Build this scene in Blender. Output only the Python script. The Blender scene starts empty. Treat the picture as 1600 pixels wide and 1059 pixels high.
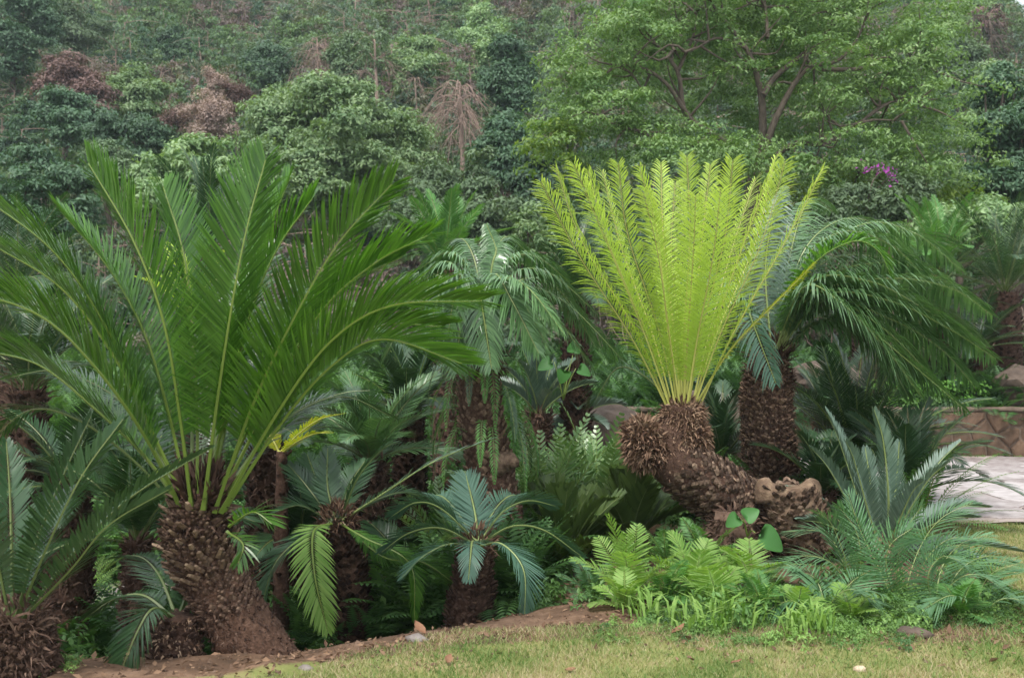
import bpy, math
import numpy as np
from mathutils import Vector, Matrix

rng = np.random.default_rng(11)
scene = bpy.context.scene
COL = scene.collection
R = math.radians

# ------------------------------------------------------------------ camera
CAM = np.array((0.0, 0.0, 1.6))
FPX = 1600 * 35.0 / 36.0
PITCH = math.atan((550 - 529.5) / FPX)
cam_d = bpy.data.cameras.new('camera')
cam_d.lens = 35.0
cam_d.sensor_width = 36.0
cam_d.clip_end = 600
cam_d.dof.use_dof = True
cam_d.dof.focus_distance = 7.8
cam_d.dof.aperture_fstop = 3.2
cam = bpy.data.objects.new('camera', cam_d)
cam.location = CAM
cam.rotation_euler = (R(90) + PITCH, 0, 0)
COL.objects.link(cam)
scene.camera = cam

# ------------------------------------------------------------------ sky, sun, exposure
SUN_EL, SUN_AZ = R(62), R(200)          # azimuth of the sun measured from +Y towards +X
world = bpy.data.worlds.new('World')
scene.world = world
world.use_nodes = True
nt = world.node_tree
nt.nodes.clear()
sky = nt.nodes.new('ShaderNodeTexSky')
sky.sky_type = 'NISHITA'
sky.sun_disc = False
sky.sun_elevation = SUN_EL
sky.sun_rotation = SUN_AZ
sky.dust_density = 4.0
cloud = nt.nodes.new('ShaderNodeMix')
cloud.data_type = 'RGBA'
cloud.inputs[0].default_value = 0.86     # an even overcast over the blue
cloud.inputs[7].default_value = (9.3, 9.9, 10.6, 1)
nt.links.new(sky.outputs[0], cloud.inputs[6])
bg = nt.nodes.new('ShaderNodeBackground')
bg.inputs[1].default_value = 0.06
nt.links.new(cloud.outputs[2], bg.inputs[0])
wo = nt.nodes.new('ShaderNodeOutputWorld')
nt.links.new(bg.outputs[0], wo.inputs[0])
sun_d = bpy.data.lights.new('sun', 'SUN')
sun_d.energy = 1.5
sun_d.angle = R(14)
sun_d.color = (1.0, 0.96, 0.9)
sun = bpy.data.objects.new('sun', sun_d)
sdir = Vector((math.sin(SUN_AZ) * math.cos(SUN_EL), math.cos(SUN_AZ) * math.cos(SUN_EL), math.sin(SUN_EL)))
sun.rotation_euler = sdir.to_track_quat('Z', 'Y').to_euler()
COL.objects.link(sun)
scene.view_settings.view_transform = 'Standard'
scene.view_settings.look = 'None'
scene.view_settings.exposure = 1.5
scene.view_settings.gamma = 1.0
scene.cycles.use_denoising = True
scene.cycles.max_bounces = 6
scene.cycles.diffuse_bounces = 4
scene.cycles.glossy_bounces = 2
scene.cycles.transmission_bounces = 3
scene.cycles.volume_bounces = 0

_cp, _sp = math.cos(PITCH), math.sin(PITCH)


def W(px, py, d):
    """the point of the place that lies d metres ahead on the sight line of a pixel of the photograph"""
    x = (px - 800) / FPX * d
    u = (529.5 - py) / FPX * d
    return np.array((x, CAM[1] + d * _cp - u * _sp, CAM[2] + d * _sp + u * _cp))


def sstep(a, b, x):
    t = np.clip((x - a) / (b - a), 0, 1)
    return t * t * (3 - 2 * t)


def nrm(v):
    return v / np.maximum(np.linalg.norm(v, axis=-1, keepdims=True), 1e-9)


def vnoise(x, y, seed=0):
    """smooth value noise for shaping the ground and scattering"""
    def h(i, j):
        n = np.sin(i * 127.1 + j * 311.7 + seed * 74.7) * 43758.5453
        return n - np.floor(n)
    i, j = np.floor(x), np.floor(y)
    fx, fy = x - i, y - j
    fx, fy = fx * fx * (3 - 2 * fx), fy * fy * (3 - 2 * fy)
    return (h(i, j) * (1 - fx) + h(i + 1, j) * fx) * (1 - fy) + (h(i, j + 1) * (1 - fx) + h(i + 1, j + 1) * fx) * fy


# ------------------------------------------------------------------ materials
def new_mat(name):
    m = bpy.data.materials.new(name)
    m.use_nodes = True
    m.node_tree.nodes.clear()
    return m, m.node_tree


def N(t, kind, **kw):
    n = t.nodes.new(kind)
    for k, v in kw.items():
        setattr(n, k, v)
    return n


def mixc(t, fac, a, b, blend='MIX'):
    n = N(t, 'ShaderNodeMix', data_type='RGBA', blend_type=blend)
    for sock, v in ((0, fac), (6, a), (7, b)):
        if isinstance(v, (int, float)):
            n.inputs[sock].default_value = v
        elif isinstance(v, (tuple, list)):
            n.inputs[sock].default_value = (*v[:3], 1)
        else:
            t.links.new(v, n.inputs[sock])
    return n.outputs[2]


def math_n(t, op, a, b=None, c=None):
    n = N(t, 'ShaderNodeMath', operation=op)
    for i, v in enumerate((a, b, c)):
        if v is None:
            continue
        if isinstance(v, (int, float)):
            n.inputs[i].default_value = v
        else:
            t.links.new(v, n.inputs[i])
    return n.outputs[0]


def noise_n(t, scale, detail=3.0, rough=0.55, vec=None):
    n = N(t, 'ShaderNodeTexNoise')
    n.inputs['Scale'].default_value = scale
    n.inputs['Detail'].default_value = detail
    n.inputs['Roughness'].default_value = rough
    if vec is not None:
        t.links.new(vec, n.inputs['Vector'])
    return n.outputs[0]


def ramp_n(t, fac, stops, interp='LINEAR'):
    n = N(t, 'ShaderNodeValToRGB')
    cr = n.color_ramp
    cr.interpolation = interp
    while len(cr.elements) < len(stops):
        cr.elements.new(0.5)
    for e, (p, c) in zip(cr.elements, stops):
        e.position = p
        e.color = (*c, 1)
    t.links.new(fac, n.inputs[0])
    return n.outputs[0]


def leaf_out(t, col, rough, spec, trans, tcol=None, bump=None):
    p = N(t, 'ShaderNodeBsdfPrincipled')
    t.links.new(col, p.inputs['Base Color'])
    p.inputs['Roughness'].default_value = rough
    p.inputs['Specular IOR Level'].default_value = spec
    o = N(t, 'ShaderNodeOutputMaterial')
    if trans > 0:
        tr = N(t, 'ShaderNodeBsdfTranslucent')
        tc = mixc(t, 1.0, col, tcol or (1.1, 1.15, 0.45), 'MULTIPLY')
        t.links.new(tc, tr.inputs['Color'])
        ms = N(t, 'ShaderNodeMixShader')
        ms.inputs[0].default_value = trans
        t.links.new(p.outputs[0], ms.inputs[1])
        t.links.new(tr.outputs[0], ms.inputs[2])
        t.links.new(ms.outputs[0], o.inputs[0])
    else:
        t.links.new(p.outputs[0], o.inputs[0])


def leaf_mat(name, c1, c2, rough=0.45, spec=0.45, trans=0.3, tcol=None, vary=0.35):
    m, t = new_mat(name)
    a = N(t, 'ShaderNodeAttribute', attribute_name='tint')
    col = mixc(t, a.outputs['Fac'], c1, c2)
    oi = N(t, 'ShaderNodeObjectInfo')
    g = N(t, 'ShaderNodeNewGeometry')
    nz = noise_n(t, 1.7, 2.0, 0.5, g.outputs['Position'])
    v = math_n(t, 'MULTIPLY_ADD', math_n(t, 'ADD', oi.outputs['Random'], nz), vary, 1.0 - vary)
    cv = N(t, 'ShaderNodeCombineColor')
    for i in range(3):
        t.links.new(v, cv.inputs[i])
    col = mixc(t, 1.0, col, cv.outputs[0], 'MULTIPLY')
    leaf_out(t, col, rough, spec, trans, tcol)
    return m


def palette_leaf_mat(name, stops, rough=0.55, spec=0.3, trans=0.3):
    """foliage whose hue is picked for each plant by the instance's own 'hue' number"""
    m, t = new_mat(name)
    a = N(t, 'ShaderNodeAttribute', attribute_type='INSTANCER', attribute_name='hue')
    lt = N(t, 'ShaderNodeAttribute', attribute_name='tint')
    f = math_n(t, 'ADD', a.outputs['Fac'], math_n(t, 'MULTIPLY_ADD', lt.outputs['Fac'], 0.16, -0.08))
    col = ramp_n(t, f, stops)
    oi = N(t, 'ShaderNodeObjectInfo')
    v = math_n(t, 'MULTIPLY_ADD', math_n(t, 'ADD', oi.outputs['Random'], lt.outputs['Fac']), 0.35, 0.65)
    cv = N(t, 'ShaderNodeCombineColor')
    for i in range(3):
        t.links.new(v, cv.inputs[i])
    col = mixc(t, 1.0, col, cv.outputs[0], 'MULTIPLY')
    leaf_out(t, col, rough, spec, trans)
    return m


def rough_mat(name, stops, scale=8.0, rough=0.9, bump=0.4, stretch=(1, 1, 1), tint=0.0, spec=0.2, bscale=None):
    m, t = new_mat(name)
    tc = N(t, 'ShaderNodeTexCoord')
    mp = N(t, 'ShaderNodeMapping')
    mp.inputs['Scale'].default_value = stretch
    t.links.new(tc.outputs['Object'], mp.inputs[0])
    nz = noise_n(t, scale, 6.0, 0.62, mp.outputs[0])
    if tint:
        a = N(t, 'ShaderNodeAttribute', attribute_name='tint')
        oi = N(t, 'ShaderNodeObjectInfo')
        k = math_n(t, 'ADD', a.outputs['Fac'], oi.outputs['Random'])
        nz = math_n(t, 'ADD', nz, math_n(t, 'MULTIPLY_ADD', k, tint, -tint))
    col = ramp_n(t, nz, stops)
    p = N(t, 'ShaderNodeBsdfPrincipled')
    t.links.new(col, p.inputs['Base Color'])
    p.inputs['Roughness'].default_value = rough
    p.inputs['Specular IOR Level'].default_value = spec
    if bump:
        b = N(t, 'ShaderNodeBump')
        b.inputs['Strength'].default_value = bump
        b.inputs['Distance'].default_value = 0.03
        t.links.new(noise_n(t, bscale or scale * 3, 5.0, 0.65, mp.outputs[0]), b.inputs['Height'])
        t.links.new(b.outputs[0], p.inputs['Normal'])
    o = N(t, 'ShaderNodeOutputMaterial')
    t.links.new(p.outputs[0], o.inputs[0])
    return m


M = {}
# cycad leaflets
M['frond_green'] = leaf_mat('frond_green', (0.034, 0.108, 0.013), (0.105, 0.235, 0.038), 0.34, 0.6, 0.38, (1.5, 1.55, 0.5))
M['frond_new'] = leaf_mat('frond_new', (0.34, 0.50, 0.055), (0.54, 0.68, 0.17), 0.55, 0.25, 0.45, (1.1, 1.1, 0.6), 0.26)
M['frond_yellow'] = leaf_mat('frond_yellow', (0.40, 0.38, 0.03), (0.27, 0.34, 0.03), 0.5, 0.3, 0.4, None, 0.15)
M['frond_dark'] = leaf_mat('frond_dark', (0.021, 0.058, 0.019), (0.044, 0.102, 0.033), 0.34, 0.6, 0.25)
M['frond_droop'] = leaf_mat('frond_droop', (0.055, 0.13, 0.042), (0.14, 0.26, 0.11), 0.32, 0.7, 0.22)
M['frond_blue'] = leaf_mat('frond_blue', (0.048, 0.115, 0.075), (0.085, 0.165, 0.115), 0.40, 0.5, 0.18)
M['frond_grey'] = leaf_mat('frond_grey', (0.070, 0.120, 0.085), (0.13, 0.195, 0.145), 0.42, 0.5, 0.15)
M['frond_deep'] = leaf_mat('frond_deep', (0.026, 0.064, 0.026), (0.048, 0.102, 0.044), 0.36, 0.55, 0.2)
M['frond_dry'] = leaf_mat('frond_dry', (0.20, 0.11, 0.06), (0.34, 0.21, 0.12), 0.8, 0.1, 0.15)
M['fern_light'] = leaf_mat('fern_light', (0.165, 0.31, 0.060), (0.27, 0.41, 0.11), 0.55, 0.3, 0.4)
M['fern_green'] = leaf_mat('fern_green', (0.075, 0.20, 0.045), (0.12, 0.27, 0.075), 0.5, 0.35, 0.35)
M['fern_blue'] = leaf_mat('fern_blue', (0.085, 0.19, 0.085), (0.14, 0.26, 0.13), 0.48, 0.4, 0.3)
M['zamia'] = leaf_mat('zamia', (0.11, 0.22, 0.065), (0.26, 0.38, 0.17), 0.3, 0.6, 0.2)
M['zamia_olive'] = leaf_mat('zamia_olive', (0.050, 0.088, 0.022), (0.095, 0.145, 0.040), 0.4, 0.45, 0.25)
M['broad'] = leaf_mat('broad', (0.045, 0.15, 0.035), (0.07, 0.20, 0.045), 0.5, 0.35, 0.3)
M['tree_mid'] = leaf_mat('tree_mid', (0.125, 0.23, 0.090), (0.31, 0.43, 0.21), 0.5, 0.4, 0.3)
M['tree_big'] = leaf_mat('tree_big', (0.095, 0.19, 0.055), (0.24, 0.36, 0.13), 0.45, 0.45, 0.35)
M['tree_yel'] = leaf_mat('tree_yel', (0.10, 0.19, 0.030), (0.20, 0.28, 0.05), 0.5, 0.35, 0.4)
M['tree_dark'] = leaf_mat('tree_dark', (0.036, 0.092, 0.045), (0.090, 0.17, 0.085), 0.5, 0.4, 0.25)
M['tree_olive'] = leaf_mat('tree_olive', (0.075, 0.13, 0.06), (0.15, 0.22, 0.115), 0.55, 0.35, 0.25)
M['dead_leaf'] = leaf_mat('dead_leaf', (0.24, 0.165, 0.14), (0.50, 0.39, 0.34), 0.8, 0.15, 0.15)
M['dead_dark'] = leaf_mat('dead_dark', (0.13, 0.085, 0.078), (0.25, 0.165, 0.145), 0.8, 0.15, 0.15)
M['petal'] = leaf_mat('petal', (0.30, 0.05, 0.28), (0.42, 0.10, 0.40), 0.6, 0.2, 0.4, (1, 0.5, 1))
M['hedge'] = leaf_mat('hedge', (0.065, 0.19, 0.022), (0.13, 0.30, 0.04), 0.5, 0.35, 0.3)
M['hill'] = palette_leaf_mat('hillside_foliage', [(0.0, (0.036, 0.085, 0.058)), (0.22, (0.075, 0.145, 0.075)), (0.42, (0.150, 0.235, 0.095)), (0.56, (0.100, 0.160, 0.120)),
                                                (0.70, (0.150, 0.160, 0.090)), (0.82, (0.150, 0.112, 0.105)), (1.0, (0.20, 0.145, 0.145))])
M['herb'] = palette_leaf_mat('undergrowth_foliage', [(0.0, (0.032, 0.085, 0.028)), (0.35, (0.062, 0.14, 0.043)), (0.65, (0.12, 0.24, 0.06)), (1.0, (0.19, 0.32, 0.08))], 0.5, 0.35, 0.3)
# stalks and bark
M['rachis_green'] = leaf_mat('rachis_green', (0.125, 0.19, 0.032), (0.17, 0.23, 0.042), 0.4, 0.5, 0.0, None, 0.15)
M['rachis_new'] = leaf_mat('rachis_new', (0.44, 0.44, 0.11), (0.38, 0.36, 0.10), 0.5, 0.4, 0.0, None, 0.15)
M['rachis_dark'] = leaf_mat('rachis_dark', (0.09, 0.13, 0.04), (0.14, 0.17, 0.06), 0.45, 0.4, 0.0, None, 0.2)
M['rachis_pale'] = leaf_mat('rachis_pale', (0.24, 0.30, 0.11), (0.20, 0.25, 0.08), 0.45, 0.4, 0.0, None, 0.15)
M['rachis_dry'] = leaf_mat('rachis_dry', (0.22, 0.13, 0.07), (0.28, 0.18, 0.10), 0.8, 0.1, 0.0)
BR = [(0.25, (0.034, 0.019, 0.013)), (0.5, (0.088, 0.050, 0.035)), (0.75, (0.17, 0.105, 0.076))]
M['bark_cycad'] = rough_mat('bark_cycad', BR, 38, 0.95, 0.8)
M['bark_red'] = rough_mat('bark_red', [(0.25, (0.05, 0.027, 0.018)), (0.5, (0.115, 0.064, 0.043)), (0.75, (0.21, 0.125, 0.088))], 30, 0.95, 0.9)
M['scale_brown'] = rough_mat('scale_brown', [(0.2, (0.045, 0.026, 0.019)), (0.5, (0.12, 0.074, 0.054)), (0.8, (0.27, 0.18, 0.125))], 40, 0.9, 0.5, tint=0.35)
M['scale_pale'] = rough_mat('scale_pale', [(0.2, (0.055, 0.034, 0.024)), (0.5, (0.20, 0.135, 0.095)), (0.8, (0.44, 0.32, 0.22))], 30, 0.9, 0.5, tint=0.5)
M['scale_dark'] = rough_mat('scale_dark', [(0.2, (0.022, 0.013, 0.010)), (0.5, (0.062, 0.037, 0.028)), (0.8, (0.13, 0.084, 0.062))], 40, 0.95, 0.5, tint=0.35)
M['bark_stump'] = rough_mat('bark_stump', [(0.2, (0.06, 0.036, 0.024)), (0.5, (0.16, 0.105, 0.07)), (0.8, (0.36, 0.26, 0.17))], 9, 0.95, 0.7)
M['fibre'] = rough_mat('fibre', [(0.2, (0.075, 0.040, 0.026)), (0.5, (0.21, 0.13, 0.085)), (0.8, (0.40, 0.28, 0.19))], 10, 0.9, 0.0, tint=0.5)
M['fibre_dark'] = rough_mat('fibre_dark', [(0.2, (0.030, 0.017, 0.012)), (0.5, (0.085, 0.050, 0.036)), (0.8, (0.17, 0.11, 0.08))], 10, 0.9, 0.0, tint=0.5)
M['bark_tree'] = rough_mat('bark_tree', [(0.25, (0.055, 0.044, 0.034)), (0.5, (0.12, 0.095, 0.074)), (0.8, (0.21, 0.17, 0.13))], 5, 0.9, 0.6, (3, 3, 0.8))
M['bark_pale'] = rough_mat('bark_pale', [(0.25, (0.16, 0.11, 0.085)), (0.5, (0.28, 0.20, 0.16)), (0.8, (0.40, 0.32, 0.26))], 5, 0.9, 0.4, (3, 3, 0.8))
M['rock'] = rough_mat('rock', [(0.25, (0.045, 0.034, 0.028)), (0.5, (0.10, 0.074, 0.058)), (0.8, (0.19, 0.145, 0.115))], 4, 0.9, 0.6)
M['rock_grey'] = rough_mat('rock_grey', [(0.25, (0.11, 0.09, 0.08)), (0.5, (0.21, 0.18, 0.165)), (0.8, (0.34, 0.31, 0.29))], 9, 0.9, 0.5)
M['rock_tan'] = rough_mat('rock_tan', [(0.25, (0.38, 0.28, 0.19)), (0.5, (0.52, 0.41, 0.29)), (0.8, (0.64, 0.54, 0.40))], 12, 0.9, 0.4)
M['wall_stone'] = rough_mat('wall_stone', [(0.2, (0.045, 0.033, 0.024)), (0.45, (0.10, 0.067, 0.046)), (0.62, (0.15, 0.096, 0.064)), (0.85, (0.23, 0.15, 0.10))], 5, 0.9, 0.5, tint=0.22)
M['mortar'] = rough_mat('mortar', [(0.25, (0.095, 0.068, 0.050)), (0.7, (0.20, 0.15, 0.115))], 7, 0.95, 0.4)
M['slab'] = rough_mat('slab', [(0.25, (0.17, 0.135, 0.125)), (0.5, (0.30, 0.26, 0.25)), (0.75, (0.44, 0.40, 0.39))], 5, 0.6, 0.35, (1.2, 1.6, 1), tint=0.22, spec=0.4)
M['slab_joint'] = rough_mat('slab_joint', [(0.25, (0.24, 0.19, 0.16)), (0.7, (0.40, 0.34, 0.31))], 6, 0.95, 0.3)
M['litter'] = leaf_mat('litter', (0.10, 0.055, 0.035), (0.30, 0.19, 0.12), 0.8, 0.2, 0.1)
M['clod'] = rough_mat('clod', [(0.3, (0.09, 0.055, 0.036)), (0.7, (0.24, 0.16, 0.115))], 30, 0.95, 0.0, tint=.5)
M['dry_leaf'] = rough_mat('dry_leaf', [(0.3, (0.14, 0.065, 0.035)), (0.7, (0.27, 0.145, 0.085))], 20, 0.7, 0.2)


def grass_mat(name, blade):
    m, t = new_mat(name)
    g = N(t, 'ShaderNodeNewGeometry')
    n1 = noise_n(t, 1.6, 5.0, 0.65, g.outputs['Position'])
    if blade:
        a = N(t, 'ShaderNodeAttribute', attribute_name='tint')
        n1 = math_n(t, 'ADD', n1, math_n(t, 'MULTIPLY_ADD', a.outputs['Fac'], 0.34, -0.17))
    col = ramp_n(t, n1, [(0.30, (0.09, 0.18, 0.038)), (0.45, (0.19, 0.26, 0.080)), (0.55, (0.31, 0.31, 0.135)), (0.67, (0.46, 0.37, 0.24))])
    leaf_out(t, col, 0.6, 0.25, 0.25 if blade else 0.0)
    return m


M['blade'] = grass_mat('grass_blades', True)


def ground_mat():
    m, t = new_mat('ground_soil')
    g = N(t, 'ShaderNodeNewGeometry')
    pos = g.outputs['Position']
    lawn = N(t, 'ShaderNodeAttribute', attribute_name='lawn').outputs['Fac']
    wood = N(t, 'ShaderNodeAttribute', attribute_name='wood').outputs['Fac']
    soil = ramp_n(t, noise_n(t, 3.5, 7.0, 0.65, pos), [(0.3, (0.055, 0.036, 0.024)), (0.5, (0.14, 0.085, 0.055)), (0.7, (0.26, 0.165, 0.11))])
    turf = ramp_n(t, noise_n(t, 1.3, 6.0, 0.6, pos), [(0.32, (0.10, 0.14, 0.035)), (0.5, (0.21, 0.22, 0.075)), (0.68, (0.34, 0.26, 0.14))])
    litter = ramp_n(t, noise_n(t, 1.2, 6.0, 0.7, pos), [(0.35, (0.016, 0.018, 0.010)), (0.55, (0.045, 0.042, 0.026)), (0.75, (0.085, 0.060, 0.042))])
    edge = math_n(t, 'ADD', lawn, math_n(t, 'MULTIPLY_ADD', noise_n(t, 4.0, 5.0, 0.6, pos), 0.8, -0.4))
    step = N(t, 'ShaderNodeMapRange')
    step.inputs[1].default_value, step.inputs[2].default_value = 0.42, 0.6
    t.links.new(edge, step.inputs[0])
    col = mixc(t, wood, soil, litter)
    col = mixc(t, step.outputs[0], col, turf)
    p = N(t, 'ShaderNodeBsdfPrincipled')
    t.links.new(col, p.inputs['Base Color'])
    p.inputs['Roughness'].default_value = 0.95
    p.inputs['Specular IOR Level'].default_value = 0.15
    b = N(t, 'ShaderNodeBump')
    b.inputs['Strength'].default_value = 0.7
    b.inputs['Distance'].default_value = 0.04
    t.links.new(noise_n(t, 14, 6.0, 0.7, pos), b.inputs['Height'])
    t.links.new(b.outputs[0], p.inputs['Normal'])
    o = N(t, 'ShaderNodeOutputMaterial')
    t.links.new(p.outputs[0], o.inputs[0])
    return m


M['ground'] = ground_mat()


# ------------------------------------------------------------------ mesh helpers
class MB:
    """collects vertices and faces of one mesh; every block carries a material slot and one tint per face"""

    def __init__(self):
        self.V, self.nv, self.F = [], 0, {3: [], 4: []}
        self.mi, self.ti = {3: [], 4: []}, {3: [], 4: []}

    def add(self, v):
        o = self.nv
        self.V.append(np.asarray(v, float).reshape(-1, 3))
        self.nv += len(self.V[-1])
        return o

    def faces(self, f, mi=0, tint=0.5):
        f = np.asarray(f, np.int64)
        if f.size == 0:
            return
        k = f.shape[-1]
        f = f.reshape(-1, k)
        self.F[k].append(f)
        self.mi[k].append(np.full(len(f), mi))
        self.ti[k].append(np.broadcast_to(np.asarray(tint, float), (len(f),)))

    def poly(self, f, mi=0, tint=0.5):      # convex fan
        f = list(f)
        for i in range(1, len(f) - 1):
            self.faces([[f[0], f[i], f[i + 1]]], mi, tint)

    def mesh(self, name, mats, smooth=False, offset=None):
        me = bpy.data.meshes.new(name)
        V = np.concatenate(self.V)
        if offset is not None:
            V = V - np.asarray(offset)
        loops, starts, mi, ti, pos = [], [], [], [], 0
        for k in (3, 4):
            if self.F[k]:
                f = np.concatenate(self.F[k])
                loops.append(f.ravel())
                starts.append(pos + np.arange(len(f)) * k)
                pos += f.size
                mi.append(np.concatenate(self.mi[k]))
                ti.append(np.concatenate(self.ti[k]))
        loops, starts = np.concatenate(loops), np.concatenate(starts)
        me.vertices.add(len(V))
        me.vertices.foreach_set('co', V.astype(np.float32).ravel())
        me.loops.add(len(loops))
        me.loops.foreach_set('vertex_index', loops.astype(np.int32))
        me.polygons.add(len(starts))
        me.polygons.foreach_set('loop_start', starts.astype(np.int32))
        me.polygons.foreach_set('material_index', np.concatenate(mi).astype(np.int32))
        me.polygons.foreach_set('use_smooth', np.full(len(starts), smooth))
        a = me.attributes.new('tint', 'FLOAT', 'FACE')
        a.data.foreach_set('value', np.concatenate(ti).astype(np.float32))
        for m in (mats if isinstance(mats, (list, tuple)) else [mats]):
            me.materials.append(M[m] if isinstance(m, str) else m)
        me.update(calc_edges=True)
        me.validate()
        return me


def link(name, me, parent=None, loc=None):
    o = bpy.data.objects.new(name, me)
    COL.objects.link(o)
    if parent is not None:
        o.parent = parent
    if loc is not None:
        o.location = loc
    return o


def tag(o, label, cat, group=None, kind=None):
    o['label'], o['category'] = label, cat
    if group:
        o['group'] = group
    if kind:
        o['kind'] = kind
    return o


def thing(name, label, cat, loc, group=None):
    o = bpy.data.objects.new(name, None)
    COL.objects.link(o)
    o.empty_display_size = 0.1
    o.location = tuple(loc)
    return tag(o, label, cat, group)


def curve(P, n):
    """a smooth line through the points P, n samples at even spacing"""
    P = np.asarray(P, float)
    if len(P) == 2:
        P = np.array([P[0], (P[0] + P[1]) / 2, P[1]])
    Q = np.vstack([2 * P[0] - P[1], P, 2 * P[-1] - P[-2]])
    out = []
    t = np.linspace(0, 1, 16, endpoint=False)[:, None]
    for i in range(len(P) - 1):
        a, b, c, d = Q[i:i + 4]
        out.append(0.5 * (2 * b + (c - a) * t + (2 * a - 5 * b + 4 * c - d) * t ** 2 + (3 * b - a - 3 * c + d) * t ** 3))
    out = np.vstack(out + [P[-1:]])
    s = np.r_[0, np.cumsum(np.linalg.norm(np.diff(out, axis=0), axis=1))]
    q = np.linspace(0, s[-1], n)
    return np.stack([np.interp(q, s, out[:, k]) for k in range(3)], 1)


def tube(mb, P, rad, sides=8, mi=0, tint=0.5, n=None, lump=0.0, cap=True):
    rad = np.asarray(rad, float)
    C = curve(P, n or max(6, len(P) * 4))
    r = np.interp(np.linspace(0, 1, len(C)), np.linspace(0, 1, len(rad)), rad)
    T = nrm(np.gradient(C, axis=0))
    ref = np.array((0.31, 0.95, 0.07)) if abs(T[0, 1]) < 0.8 else np.array((1.0, 0.1, 0.05))
    A = nrm(np.cross(T, ref))
    B = np.cross(T, A)
    th = np.linspace(0, 2 * np.pi, sides, endpoint=False)
    rr = r[:, None] * (1 + lump * rng.uniform(-1, 1, (len(C), sides)))
    V = C[:, None] + rr[..., None] * (A[:, None] * np.cos(th)[None, :, None] + B[:, None] * np.sin(th)[None, :, None])
    o = mb.add(V)
    i, j = np.meshgrid(np.arange(len(C) - 1), np.arange(sides), indexing='ij')
    k = (j + 1) % sides
    f = np.stack([i * sides + j, i * sides + k, (i + 1) * sides + k, (i + 1) * sides + j], -1).reshape(-1, 4) + o
    mb.faces(f, mi, tint)
    if cap:
        for ring, flip in ((0, True), (len(C) - 1, False)):
            c = mb.add([C[ring]])
            a = o + ring * sides + np.arange(sides)
            b = o + ring * sides + (np.arange(sides) + 1) % sides
            mb.faces(np.stack([b, a, np.full(sides, c)] if flip else [a, b, np.full(sides, c)], -1), mi, tint)
    return C, r, T, A, B


PROF_PLUME = (np.array([0, .06, .2, .45, .7, .88, 1.0]), np.array([.35, .62, .95, 1.0, .95, .75, .40]))
PROF_NEW = (np.array([0, .06, .2, .45, .7, .88, 1.0]), np.array([.3, .55, .85, 1.0, .98, .85, .5]))
PROF = (np.array([0, .06, .2, .45, .7, .88, 1.0]), np.array([.35, .62, .92, 1.0, .86, .55, .22]))


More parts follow.
